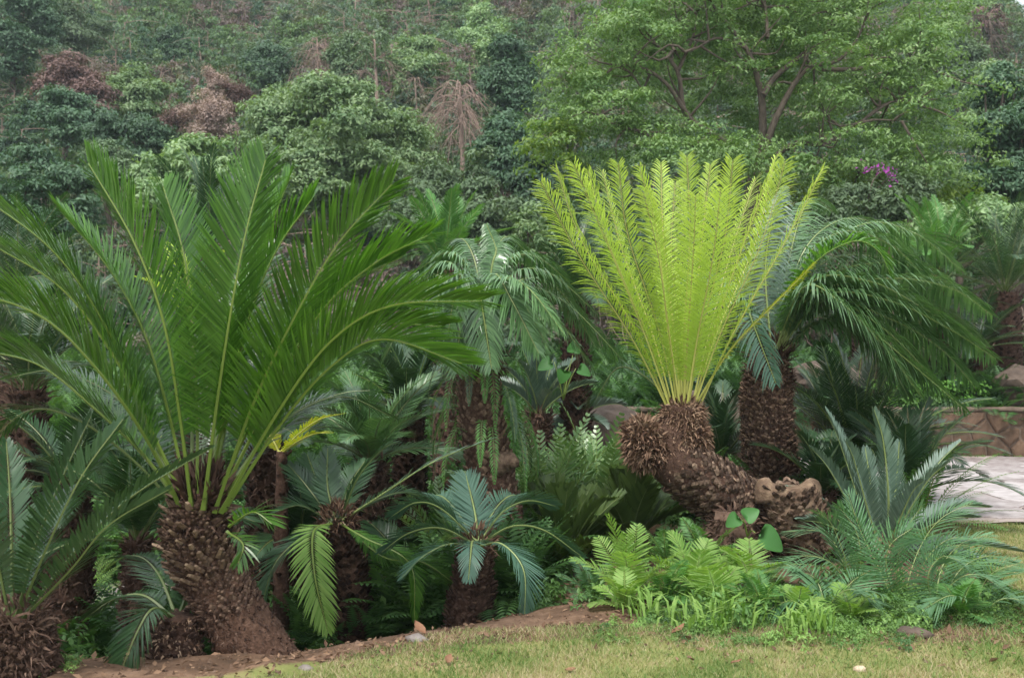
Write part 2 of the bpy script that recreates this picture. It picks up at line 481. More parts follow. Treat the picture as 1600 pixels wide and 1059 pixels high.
def frond_mesh(name, P, mats, n=70, L=0.16, w=0.011, a0=70, a1=32, v=18, droop=0.12, fwd=0.12, curl=0.0, r=0.010, bare=0.2, seg=3, twist=0.0, jit=0.07,
               side=None, offset=None, prof=PROF, sides=None, gaps=0.0, ptint=None):
    """one pinnate leaf: a tapering stalk with two rows of leaflets that grow out of it"""
    C = curve(P, n + max(2, int(n * bare / max(1e-3, 1 - bare) * 0.35)))
    m = len(C)
    s = np.r_[0, np.cumsum(np.linalg.norm(np.diff(C, axis=0), axis=1))]
    u_all = s / s[-1]
    # even leaflet spacing beyond the bare stalk, few rings along it
    nb = m - n
    u_new = np.r_[np.linspace(0, bare, nb, endpoint=False), np.linspace(bare, 1, n)]
    C = np.stack([np.interp(u_new, u_all, C[:, k]) for k in range(3)], 1)
    T = nrm(np.gradient(C, axis=0))
    if side is None:
        h = C[-1] - C[0]
        h = np.array((h[0], h[1], 0)) + 1e-6
        side = np.cross(nrm(h), (0, 0, 1.0))
    side = np.broadcast_to(np.asarray(side, float), T.shape)
    S = nrm(side - (side * T).sum(1, keepdims=True) * T)
    Nn = np.cross(S, T)
    if twist:
        tw = np.radians(twist) * np.linspace(0.3, 1.0, m)[:, None]
        S, Nn = S * np.cos(tw) + Nn * np.sin(tw), Nn * np.cos(tw) - S * np.sin(tw)
    rr = r * np.interp(u_new, [0, .04, bare, 1], [1.7, 1.15, 0.95, 0.22])[:, None]
    mb = MB()
    o = mb.add(np.stack([C + S * rr, C + Nn * rr * .8, C - S * rr, C - Nn * rr * .9], 1))
    i, j = np.meshgrid(np.arange(m - 1), np.arange(4), indexing='ij')
    k = (j + 1) % 4
    ut = np.repeat(u_new[:-1], 4)
    mb.faces(np.stack([i * 4 + j, i * 4 + k, (i + 1) * 4 + k, (i + 1) * 4 + j], -1).reshape(-1, 4) + o, 1, ut)
    u = (u_new[nb:] - bare) / (1 - bare)
    for sg in (1, -1):
        idx = np.arange(nb, m)
        uu = u
        if gaps:
            keep = rng.random(n) > gaps
            idx, uu = idx[keep], u[keep]
        q = len(idx)
        t_, s_, n_ = T[idx], S[idx] * sg, Nn[idx]
        ang = np.radians(a0 + (a1 - a0) * uu + rng.normal(0, jit * 40, q))[:, None]
        vv = np.radians(v + rng.normal(0, jit * 60, q))[:, None]
        d = np.cos(ang) * t_ + np.sin(ang) * (s_ * np.cos(vv) + n_ * np.sin(vv))
        l = (L * np.interp(uu, *prof) * (1 + rng.normal(0, jit, q)))[:, None]
        wv = nrm(t_ - (t_ * d).sum(1, keepdims=True) * d)
        base = C[idx] + s_ * rr[idx]
        b = t_ * fwd + n_ * curl + np.array((0, 0, -droop))[None]
        tt = rng.random(q) if ptint is None else np.clip(ptint(uu) + rng.normal(0, .12, q), 0, 1)
        bv = o + idx * 4 + (0 if sg == 1 else 2)
        ks = {1: [(.45, 1)], 2: [(.22, .95), (.68, .8)], 3: [(.13, .85), (.48, 1), (.8, .7)]}[seg]
        prev = None
        for (x, wd) in ks:
            c = base + l * (d * x + b * x * x)
            q1 = mb.add(c + wv * w * .5 * wd) + np.arange(q)
            q2 = mb.add(c - wv * w * .5 * wd) + np.arange(q)
            if prev is None:
                mb.faces(np.stack([bv, q2, q1], -1), 0, tt)
            else:
                mb.faces(np.stack([prev[1], q2, q1, prev[0]], -1), 0, tt)
            prev = (q1, q2)
        tip = mb.add(base + l * (d + b)) + np.arange(q)
        mb.faces(np.stack([prev[1], tip, prev[0]], -1), 0, tt)
    return mb.mesh(name, mats, False, offset)


def arch(th0, th1, length, k=9, power=1.4, wob=0.0):
    """points of a leaf that leaves the crown at th0 degrees of elevation and bends to th1 at its tip, in the XZ plane"""
    t = np.linspace(0, 1, k)
    th = np.radians(th0 + (th1 - th0) * t ** power)
    st = length / (k - 1)
    x = np.r_[0, np.cumsum(np.cos((th[1:] + th[:-1]) / 2) * st)]
    z = np.r_[0, np.cumsum(np.sin((th[1:] + th[:-1]) / 2) * st)]
    y = wob * length * t ** 2
    return np.stack([x, y, z], 1)


def scales(mb, C, r, T, A, B, count, size, mi=0, u0=0.0, u1=1.0, out=0.6, up=0.5, tint=None):
    """spiral leaf bases over a trunk: small pointed wedges"""
    g = np.pi * (3 - 5 ** .5)
    k = np.arange(count)
    u = u0 + (u1 - u0) * (k + .5) / count
    x = u * (len(C) - 1)
    ip = lambda arr: np.stack([np.interp(x, np.arange(len(C)), arr[:, q]) for q in range(3)], 1)
    c, t, a, b = ip(C), nrm(ip(T)), nrm(ip(A)), nrm(ip(B))
    rr = np.interp(x, np.arange(len(C)), r)[:, None]
    th = (k * g + rng.normal(0, .12, count))[:, None]
    e = a * np.cos(th) + b * np.sin(th)
    s = np.cross(t, e)
    sz = (size * rng.uniform(.65, 1.3, count))[:, None]
    p = c + e * rr * 1.0 + t * rng.normal(0, size * .3, (count, 1))
    ht = sz * out * rng.uniform(.5, 1.5, (count, 1))
    q = [p - s * sz * .55, p - t * sz * .42, p + s * sz * .55, p + t * sz * .42]
    w2 = p + e * ht + t * sz * up
    top = [w2 - s * sz * .34, w2 - t * sz * .22, w2 + s * sz * .34, w2 + t * sz * .2]
    o = mb.add(np.stack(q + top, 1))
    f = []
    for j in range(4):
        jj = (j + 1) % 4
        f.append([j, jj, 4 + jj, 4 + j])
    f.append([4, 5, 6, 7])
    F = (np.arange(count)[:, None, None] * 8 + np.array(f)[None] + o).reshape(-1, 4)
    tt = rng.random(count) if tint is None else np.broadcast_to(tint, (count,))
    mb.faces(F, mi, np.repeat(tt, 5))


def shag(mb, centre, radius, count, length, width=0.006, mi=0, up=0.3, squash=(1, 1, 1), zmin=-0.6, droop=0.5):
    """a matted head of dry fibres standing off a rounded core"""
    d = nrm(rng.normal(0, 1, (count * 2, 3)))
    d = d[d[:, 2] > zmin][:count]
    q = len(d)
    p = np.asarray(centre) + d * radius * np.array(squash) * rng.uniform(.8, 1.02, (q, 1))
    l = length * rng.uniform(.4, 1.25, (q, 1))
    dr = nrm(d + rng.normal(0, .55, (q, 3)) + np.array((0, 0, up)))
    s = nrm(np.cross(dr, rng.normal(0, 1, (q, 3)))) * width * rng.uniform(.6, 1.5, (q, 1))
    m = p + dr * l * .55
    e = p + dr * l + np.array((0, 0, -1.0)) * l * droop * rng.uniform(0, 1, (q, 1))
    o = mb.add(np.stack([p - s, p + s, m + s * .8, m - s * .8, e], 1))
    k = np.arange(q)[:, None] * 5 + o
    tt = rng.random(q)
    mb.faces(k + np.array([[0, 1, 2, 3]]), mi, tt)
    mb.faces(k + np.array([[3, 2, 4]]), mi, tt)


def furr(mb, C, r, T, A, B, count, length, width=.005, mi=0):
    """ragged dry strips hanging off a trunk"""
    x = rng.random(count) * (len(C) - 1.001)
    ip = lambda arr: np.stack([np.interp(x, np.arange(len(C)), arr[:, q]) for q in range(3)], 1)
    c, t, a, b = ip(C), nrm(ip(T)), nrm(ip(A)), nrm(ip(B))
    rr = np.interp(x, np.arange(len(C)), r)[:, None]
    th = rng.uniform(0, 2 * np.pi, (count, 1))
    e = a * np.cos(th) + b * np.sin(th)
    s = np.cross(t, e)
    p = c + e * rr
    l = length * rng.uniform(.4, 1.3, (count, 1))
    d = nrm(e * rng.uniform(.25, .9, (count, 1)) + t * rng.normal(.1, .8, (count, 1)) + s * rng.normal(0, .5, (count, 1)))
    w = nrm(np.cross(d, e + rng.normal(0, .3, (count, 3)))) * width * rng.uniform(.6, 1.6, (count, 1))
    m, z = p + d * l * .55, p + d * l + np.array((0, 0, -.35)) * l
    o = mb.add(np.stack([p - w, p + w, m + w * .8, m - w * .8, z], 1))
    k = np.arange(count)[:, None] * 5 + o
    tt = rng.random(count)
    mb.faces(k + np.array([[0, 1, 2, 3]]), mi, tt)
    mb.faces(k + np.array([[3, 2, 4]]), mi, tt)


def leaves(mb, P, nrmls, size, mi=0, aspect=0.45, droop=0.35, tint=None, jit=0.35):
    """leaf blades: folded diamonds at P that face nrmls"""
    q = len(P)
    nn = nrm(nrmls + rng.normal(0, jit, (q, 3)))
    ax = nrm(np.cross(nn, rng.normal(0, 1, (q, 3))))
    ax = nrm(ax + np.array((0, 0, -droop)))
    sd = nrm(np.cross(nn, ax))
    sz = (np.asarray(size) * rng.uniform(.6, 1.35, q))[:, None]
    a, b = P, P + ax * sz
    m = P + ax * sz * .45 - nn * sz * .06
    o = mb.add(np.stack([a, m + sd * sz * aspect * .5 + nn * sz * .08, b - nn * sz * .1, m - sd * sz * aspect * .5 + nn * sz * .08], 1))
    k = np.arange(q)[:, None] * 4 + o
    mb.faces(k + np.array([[0, 1, 2, 3]]), mi, rng.random(q) if tint is None else tint)


def clump_points(centre, rad, count, zmin=-0.35, shell=0.55):
    d = nrm(rng.normal(0, 1, (int(count * 2.2) + 8, 3)))
    d = d[d[:, 2] > zmin][:count]
    return np.asarray(centre) + d * np.asarray(rad) * rng.uniform(shell, 1.0, (len(d), 1)) ** .7, d


def crown(mb, lobes, n_clump, n_leaf, leaf, rclump=0.5, mi=0, flat=0.6, aspect=0.45, zmin=-0.8, droop=0.35, shell=0.6):
    """a tree crown: leafy sprays spread over and through a few uneven lobes"""
    vol = np.array([np.prod(l[1]) ** (2 / 3) for l in lobes])
    num = np.maximum(3, (n_clump * vol / vol.sum()).astype(int))
    for (c, rad), k in zip(lobes, num):
        pts, dirs = clump_points(c, rad, k, zmin, shell)
        pts = pts + rng.normal(0, .16, pts.shape) * np.asarray(rad)
        for p, d in zip(pts, dirs):
            rc = rclump * rng.uniform(.6, 1.35)
            lp, ld = clump_points(p, (rc, rc, rc * flat), max(4, int(n_leaf * rng.uniform(.6, 1.3))), -0.5, 0.3)
            t0 = np.clip(rng.normal(.5, .2), 0, 1)
            leaves(mb, lp, ld * .55 + d * .35 + np.array((0, 0, .65)), np.full(len(lp), leaf), mi, aspect, droop, np.clip(t0 + rng.normal(0, .22, len(lp)), 0, 1))


def limbs(mb, base, fork, lobes, r0, mi=0, sides=7, twigs=3):
    tube(mb, [base, (np.asarray(base) * .5 + np.asarray(fork) * .5) + rng.normal(0, .05, 3) * np.linalg.norm(np.subtract(fork, base)), fork], [r0 * 1.25, r0 * .95, r0 * .75], sides, mi, lump=.08)
    for c, rad in lobes:
        c, f = np.asarray(c), np.asarray(fork)
        mid = f * .5 + c * .5 + rng.normal(0, .08, 3) * np.linalg.norm(c - f)
        tube(mb, [f, mid, c], [r0 * .62, r0 * .4, r0 * .18], 6, mi, cap=False)
        for _ in range(twigs):
            e = c + nrm(rng.normal(0, 1, 3) + (0, 0, .4)) * np.asarray(rad) * .8
            tube(mb, [mid, (mid + e) / 2 + rng.normal(0, .05, 3), e], [r0 * .26, r0 * .16, r0 * .06], 5, mi, n=6, cap=False)


def tree(name, label, base, fork, lobes, r0, n_clump, n_leaf, leaf, mat, rclump=.5, bark='bark_tree', cat='tree', group=None, **kw):
    root = thing(name, label, cat, base, group)
    mb = MB()
    limbs(mb, base, fork, lobes, r0)
    t = link('trunk', mb.mesh('trunk', bark, True, base), root)
    mb = MB()
    rough = []
    for c_, r_ in lobes:
        c_, r_ = np.asarray(c_), np.asarray(r_)
        rough.append((c_, r_ * .62))
        for _ in range(4):
            rough.append((c_ + nrm(rng.normal(0, 1, 3) + (0, -.2, .25)) * r_ * rng.uniform(.45, .95), r_ * rng.uniform(.22, .55, 3)))
    crown(mb, rough, n_clump, n_leaf, leaf, rclump * .85, **kw)
    c = link('crown', mb.mesh('crown', mat, False, base), root)
    c['kind'] = 'stuff'
    return root


# ------------------------------------------------------------------ the ground
PATH_NEAR = np.array([(-12, 5.6), (-7.5, 6.3), (-4.6, 7.1), (-2.6, 8.9), (-.6, 10.5), (1.3, 10.5), (2.8, 9.9), (4.2, 9.3), (6, 9.05), (14, 8.9)])
PATH_FAR = np.array([(-12, 8.3), (-8, 9.0), (-5.2, 10.1), (-3, 11.6), (-.6, 12.6), (1.4, 13.2), (3, 14.4), (4.5, 15.0), (6, 15.15), (14, 15.2)])


def path_mask(x, y):
    return (y > np.interp(x, PATH_NEAR[:, 0], PATH_NEAR[:, 1])) & (y < np.interp(x, PATH_FAR[:, 0], PATH_FAR[:, 1]))


def lawn_edge(x):          # y beyond which the mown grass stops
    return np.interp(x, [-6, -1.7, -1.0, -.1, .6, 1.6, 2.9, 3.25, 3.6, 4.1, 14], [4.3, 4.8, 5.2, 5.6, 5.6, 5.48, 5.45, 6.2, 8.3, 9.2, 8.85])


def ridge(x):
    return 31.2 - 3.4 * np.exp(-((x + 17.5) / 3.0) ** 2) - 9.0 * sstep(34, 42, x) + 1.0 * np.sin(x * .23) + 1.2 * np.sin(x * .11 + 2)


def height(x, y):
    x, y = np.asarray(x, float), np.asarray(y, float)
    z = -0.92 * sstep(0.9, -2.6, x) * sstep(5.0, 7.6, y) * (1 - sstep(13, 18, y))
    z = z - 0.22 * sstep(1.8, -.4, x) * sstep(6.2, 7.4, y) * (1 - sstep(9, 13, y)) * sstep(-2.6, -.4, x)
    z = z + 0.55 * sstep(15.35, 15.75, y) * sstep(1.0, 2.4, x) + 0.35 * sstep(15.2, 19, y) * (1 - sstep(1.0, 2.4, x))
    z = z + 0.9 * sstep(18, 30, y)
    hill = sstep(24, 92, y) * .35 + .65 * np.clip((y - 30) / 55, 0, 1)
    z = z + hill * (ridge(x) - 1.5) * (1 - .75 * sstep(88, 140, y))
    z = z + .9 * (vnoise(x * .18, y * .18, 3) - .5) * sstep(26, 40, y) * 2
    z = z + .045 * (vnoise(x * 4.1, y * 4.1, 6) - .5) * sstep(-.3, .15, y - lawn_edge(x)) * ~path_mask(x, y)
    z = z + .05 * (vnoise(x * 1.3, y * 1.3, 5) - .5) * (1 - sstep(14, 16, y) * .2) * ~path_mask(x, y)
    return z


def gz(x, y):
    return float(height(np.array([x]), np.array([y]))[0])


def build_ground():
    xs = np.r_[np.linspace(-90, -9, 46)[:-1], np.linspace(-9, 12, 190)[:-1], np.linspace(12, 90, 44)]
    ys = np.r_[np.linspace(-8, 3.5, 16)[:-1], np.linspace(3.5, 18, 150)[:-1], np.linspace(18, 150, 90)]
    X, Y = np.meshgrid(xs, ys, indexing='ij')
    Z = height(X, Y)
    Z = Z - .03 * path_mask(X, Y)
    mb = MB()
    o = mb.add(np.stack([X, Y, Z], -1))
    ny = len(ys)
    i, j = np.meshgrid(np.arange(len(xs) - 1), np.arange(ny - 1), indexing='ij')
    f = np.stack([i * ny + j, (i + 1) * ny + j, (i + 1) * ny + j + 1, i * ny + j + 1], -1).reshape(-1, 4) + o
    mb.faces(f)
    me = mb.mesh('ground', 'ground', True)
    lawn = 1 - sstep(-.25, .25, Y - lawn_edge(X))
    a = me.attributes.new('lawn', 'FLOAT', 'POINT')
    a.data.foreach_set('value', lawn.astype(np.float32).ravel())
    wood = sstep(9, 14, Y) * .8 + .2 * sstep(20, 30, Y)
    a = me.attributes.new('wood', 'FLOAT', 'POINT')
    a.data.foreach_set('value', np.clip(wood, 0, 1).astype(np.float32).ravel())
    g = link('ground', me)
    tag(g, 'garden soil and lawn rising into the wooded hillside', 'ground', kind='structure')


build_ground()


# ------------------------------------------------------------------ paving and stone wall
def clip_poly(poly, p, n):
    out = []
    for i in range(len(poly)):
        a, b = poly[i], poly[(i + 1) % len(poly)]
        da, db = np.dot(a - p, n), np.dot(b - p, n)
        if da <= 0:
            out.append(a)
        if da * db < 0:
            out.append(a + (b - a) * da / (da - db))
    return out


def voronoi(pts, box, reach):
    cells = []
    for i, p in enumerate(pts):
        poly = [np.array(q, float) for q in ((box[0], box[1]), (box[2], box[1]), (box[2], box[3]), (box[0], box[3]))]
        for j in np.where((np.abs(pts - p) < reach).all(1))[0]:
            if j != i and len(poly) > 2:
                poly = clip_poly(poly, (p + pts[j]) / 2, pts[j] - p)
        cells.append(np.array(poly))
    return cells


def inset(poly, gap):
    c = poly.mean(0)
    d = np.linalg.norm(poly - c, axis=1, keepdims=True)
    return c + (poly - c) * np.maximum(.3, 1 - gap / np.maximum(d, 1e-3))


def jgrid(x0, x1, y0, y1, sx, sy, jit):
    pts = []
    for r_, y in enumerate(np.arange(y0 + sy / 2, y1, sy)):
        for x in np.arange(x0 + sx * (.25 if r_ % 2 else .75), x1, sx):
            pts.append((x + rng.uniform(-jit, jit) * sx, y + rng.uniform(-jit, jit) * sy))
    return np.array(pts)


def build_path():
    xs = np.linspace(-12, 14, 120)
    ya, yb = np.interp(xs, *PATH_NEAR.T), np.interp(xs, *PATH_FAR.T)
    t = np.linspace(0, 1, 24)
    X = np.repeat(xs[:, None], 24, 1)
    Y = ya[:, None] + (yb - ya)[:, None] * t
    mb = MB()
    o = mb.add(np.stack([X, Y, height(X, Y) + .012], -1))
    i, j = np.meshgrid(np.arange(119), np.arange(23), indexing='ij')
    mb.faces(np.stack([i * 24 + j, (i + 1) * 24 + j, (i + 1) * 24 + j + 1, i * 24 + j + 1], -1).reshape(-1, 4) + o)
    p = link('path', mb.mesh('path', 'slab_joint', True))
    tag(p, 'pale stone-paved path curving behind the planted bed', 'path', kind='structure')
    pts = jgrid(-7.5, 10.5, 7, 15.4, .95, .62, .3)
    keep = path_mask(pts[:, 0], pts[:, 1])
    cells = voronoi(pts, (-13, 5, 15, 17), 2.2)
    for c, k, q in zip(cells, keep, pts):
        if not k or len(c) < 3 or not (q[0] > 3.2 or q[0] < -2.5 or .5 < q[0] < 2.6):
            continue
        c[:, 1] = np.clip(c[:, 1], np.interp(c[:, 0], *PATH_NEAR.T) + .02, np.interp(c[:, 0], *PATH_FAR.T) - .02)
        a, b = inset(c, .018), inset(c, .04)
        n = len(c)
        za = height(a[:, 0], a[:, 1])
        dz = rng.uniform(.022, .034)
        mb = MB()
        org = np.array((q[0], q[1], float(za.mean())))
        o = mb.add(np.vstack([np.c_[a, za + .006], np.c_[a, za + dz - .006], np.c_[b, height(b[:, 0], b[:, 1]) + dz]]))
        k1, k2 = np.arange(n), (np.arange(n) + 1) % n
        tt = rng.random()
        for lv in (0, n):
            mb.faces(np.stack([lv + k1, lv + k2, lv + n + k2, lv + n + k1], -1) + o, 0, tt)
        mb.poly(2 * n + k1 + o, 0, tt)
        link('paving_slab', mb.mesh('paving_slab', 'slab', False, org), p, org)


build_path()


def build_wall():
    x0, x1, y0, zt = 1.8, 13.0, 15.25, .70
    root = thing('stone_wall', 'low retaining wall of brown rubble stone with pale mortar beside the path', 'wall', (x0, y0, 0))
    mb = MB()
    o = mb.add([(x0, y0, -.1), (x1, y0, -.1), (x1, y0 + .32, -.1), (x0, y0 + .32, -.1), (x0, y0, zt), (x1, y0, zt), (x1, y0 + .32, zt), (x0, y0 + .32, zt)])
    mb.faces(np.array([[0, 1, 5, 4], [1, 2, 6, 5], [2, 3, 7, 6], [3, 0, 4, 7], [4, 5, 6, 7]]) + o)
    link('mortar_core', mb.mesh('mortar_core', 'mortar', False, (x0, y0, 0)), root)
    mb = MB()
    n = 40
    xs = np.linspace(x0 - .02, x1 + .02, n)
    prof = np.array([(-.035, .003), (-.04, .03), (-.03, .052), (.33, .055), (.34, .003)])
    V = np.stack([np.repeat(xs[:, None], 5, 1), y0 + prof[None, :, 0] + rng.normal(0, .004, (n, 5)), zt + prof[None, :, 1] + rng.normal(0, .004, (n, 5))], -1)
    o = mb.add(V)
    i, j = np.meshgrid(np.arange(n - 1), np.arange(4), indexing='ij')
    mb.faces(np.stack([i * 5 + j, (i + 1) * 5 + j, (i + 1) * 5 + j + 1, i * 5 + j + 1], -1).reshape(-1, 4) + o)
    link('coping', mb.mesh('coping', 'mortar', True, (x0, y0, 0)), root)
    pts = jgrid(4.4, 10, -.02, zt, .34, .24, .33)
    for c, q in zip(voronoi(pts, (4.3, -.05, 10.2, zt - .01), 1.2), pts):
        if len(c) < 3:
            continue
        n = len(c)
        a, b = inset(c, .022), inset(c, .06)
        d = rng.uniform(.008, .06)
        org = np.array((q[0], y0, q[1]))
        mb = MB()
        mk = lambda pl, dy: np.c_[pl[:, 0], np.full(n, y0 - dy), pl[:, 1]]
        o = mb.add(np.vstack([mk(a, -.01), mk(a, d * .55), mk(b, d)]))
        k1, k2 = np.arange(n), (np.arange(n) + 1) % n
        for lv in (0, n):
            mb.faces(np.stack([lv + k1, lv + k2, lv + n + k2, lv + n + k1], -1) + o)
        mb.poly(2 * n + k1 + o)
        link('stone', mb.mesh('stone', 'wall_stone', False, org), root, org - np.array((x0, y0, 0)))


build_wall()


def boulder(name, label, c, rad, mat, seed, cat='rock', group=None, sub=3):
    import bmesh
    bm = bmesh.new()
    bmesh.ops.create_icosphere(bm, subdivisions=sub, radius=1)
    r2 = np.random.default_rng(seed)
    cuts = nrm(r2.normal(0, 1, (7, 3)))
    lim = r2.uniform(.62, .92, 7)
    for v in bm.verts:
        p = np.array(v.co)
        for n, l in zip(cuts, lim):
            k = p @ n
            if k > l:
                p = p - n * (k - l) * .85
        p = p * (1 + .05 * r2.normal())
        v.co = p * np.array(rad)
    me = bpy.data.meshes.new(name)
    bm.to_mesh(me)
    bm.free()
    for p in me.polygons:
        p.use_smooth = sub < 3
    me.materials.append(M[mat])
    return tag(link(name, me, None, tuple(c)), label, cat, group)


boulder('boulder', 'rounded brown boulder behind the glossy leafy shrub', W(948, 665, 13.0) - (0, 0, .15), (.62, .5, .45), 'rock', 1)
boulder('boulder', 'angular brown boulder right behind the bright cycad crown', W(1112, 650, 13.4) - (0, 0, .2), (.62, .5, .55), 'rock', 2)
boulder('boulder', 'large rounded boulder at the end of the hedge on the wall', W(1602, 612, 15.8), (.55, .5, .42), 'rock', 3)
boulder('boulder', 'dark boulder under the drooping fronds behind the shaggy tall trunk', W(1290, 590, 14.6), (.55, .4, .28), 'rock', 4)


# ------------------------------------------------------------------ cycads
FR = dict(
    green=dict(mats=['frond_green', 'rachis_green'], n=176, L=.345, w=.0108, a0=60, a1=32, v=24, droop=.16, prof=PROF_PLUME, fwd=.12, r=.0125, bare=.22, seg=3, jit=.09),
    new=dict(mats=['frond_new', 'rachis_new'], n=136, L=.195, w=.0078, a0=58, a1=42, v=18, droop=.07, fwd=-.12, curl=-.32, r=.0095, bare=.14, seg=3, jit=.13, prof=PROF_NEW,
             ptint=lambda u: .35 + .4 * u),
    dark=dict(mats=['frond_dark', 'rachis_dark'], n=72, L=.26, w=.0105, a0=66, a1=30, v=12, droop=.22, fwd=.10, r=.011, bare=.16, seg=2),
    droopy=dict(mats=['frond_droop', 'rachis_pale'], n=116, L=.31, w=.020, a0=84, a1=58, v=22, droop=.85, fwd=.04, r=.0105, bare=.12, seg=3, jit=.14),
    blue=dict(mats=['frond_blue', 'rachis_pale'], n=66, L=.20, w=.0105, a0=64, a1=26, v=8, droop=.10, fwd=.12, r=.010, bare=.10, seg=3),
    grey=dict(mats=['frond_grey', 'rachis_pale'], n=70, L=.155, w=.0125, a0=58, a1=26, v=38, droop=.02, fwd=.06, r=.011, bare=.13, seg=2, jit=.05),
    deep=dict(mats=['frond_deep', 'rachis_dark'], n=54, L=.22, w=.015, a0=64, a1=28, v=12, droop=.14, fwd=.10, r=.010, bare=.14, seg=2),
    yellow=dict(mats=['frond_yellow', 'rachis_new'], n=50, L=.17, w=.015, a0=62, a1=30, v=12, droop=.12, fwd=.10, r=.010, bare=.1, seg=2),
    dry=dict(mats=['frond_dry', 'rachis_dry'], n=40, L=.16, w=.012, a0=50, a1=22, v=-10, droop=.5, fwd=.2, curl=-.3, r=.010, bare=.08, seg=2, jit=.2),
    ferny=dict(mats=['fern_green', 'rachis_green'], n=54, L=.22, w=.016, a0=66, a1=30, v=10, droop=.2, fwd=.10, r=.009, bare=.15, seg=2),
)


def trunk_parts(root, base, P, rad, n_scale, size, bark='bark_cycad', sc='scale_brown', heads=(), fib='fibre', sides=16, u=(0, 1), lump=.03, out=.6, fur=0, fur_len=.07):
    mb = MB()
    C, r, T, A, B = tube(mb, P, rad, sides, 0, n=len(P) * 7, lump=lump)
    t = link('trunk', mb.mesh('trunk', bark, True, base), root)
    mb = MB()
    scales(mb, C, r, T, A, B, n_scale, size, 0, u[0], u[1], out)
    s = link('leaf_bases', mb.mesh('leaf_bases', sc, False, base), t)
    s['kind'] = 'stuff'
    if heads or fur:
        mb = MB()
        if fur:
            furr(mb, C, r, T, A, B, fur, fur_len)
        for h in heads:
            shag(mb, **h)
        f = link('fibre_head', mb.mesh('fibre_head', fib, False, base), t)
        f['kind'] = 'stuff'
    return t


def hero_fronds(root, base, crown_c, d0, lines, style, **over):
    """fronds drawn one by one: each a list of (px, py, metres nearer or farther than the crown)"""
    for ln in lines:
        opt = dict(FR[style])
        opt.update(over)
        if isinstance(ln, dict):
            opt.update({k: v for k, v in ln.items() if k not in ('p', 'style')})
            if 'style' in ln:
                opt = dict(FR[ln['style']])
                opt.update({k: v for k, v in ln.items() if k not in ('p', 'style')})
            ln = ln['p']
        P = [W(px, py, d0 + dd) for px, py, dd in ln]
        link('frond', frond_mesh('frond', P, offset=base, **opt), root)


_protos = {}


def frond_proto(style, cls, th0, th1, length, **over):
    key = (style, cls, th0, th1, round(length, 2), tuple(sorted((k, str(v)) for k, v in over.items())))
    if key not in _protos:
        opt = dict(FR[style])
        opt.update(over)
        _protos[key] = frond_mesh('frond', arch(th0, th1, length, wob=rng.uniform(-.06, .06)), side=(0, -1, 0), **opt)
    return _protos[key]


def auto_fronds(root, local, count, length, style, tiers=((82, 50), (62, 10), (38, -25)), az0=None, spread=360, scale_j=.12, lean=(0, 0), **over):
    """a full rosette: upright leaves in the middle, arching ones outside; alike leaves share a mesh"""
    az0 = rng.uniform(0, 360) if az0 is None else az0
    for i in range(count):
        tier = tiers[int(i * len(tiers) / count)]
        me = frond_proto(style, i % 2, tier[0], tier[1], length * (1 - .06 * (i % 2)), **over)
        o = link('frond', me, root, tuple(local))
        az = az0 + ((i * 137.508) % 360) / 360 * spread
        o.rotation_euler = (rng.normal(0, .10), rng.normal(0, .09), R(az))
        s = 1 + rng.uniform(-scale_j, scale_j)
        o.scale = (s, s, s)


def cycad(label, px, py, d, n, length, style, trunk_h=None, rad=.16, tiers=((82, 50), (62, 10), (38, -25)), group='cycads of the garden', sc='scale_dark', n_scale=260, **over):
    """a cycad with its crown seen at (px, py), d metres away, its trunk going straight down to the ground"""
    c = W(px, py, d)
    g = gz(c[0], c[1])
    base = np.array((c[0], c[1], min(g, c[2] - .12)))
    root = thing('cycad', label, 'cycad', base, group)
    lean = rng.normal(0, .03, 2)
    h = c[2] - base[2]
    P = [base - (lean[0], lean[1], .08), base + (0, 0, h * .5), c + (0, 0, .03)]
    trunk_parts(root, base, P, [rad * 1.1, rad, rad * .8], max(60, int(n_scale * min(1.6, h))), .05, 'bark_cycad', sc,
                [dict(centre=c + (0, 0, -.02), radius=rad * .9, count=90, length=.14, up=.9, droop=.2)], 'fibre_dark', 12, fur=int(700 * min(1.6, h)))
    auto_fronds(root, c - base, n, length, style, tiers, **over)
    return root


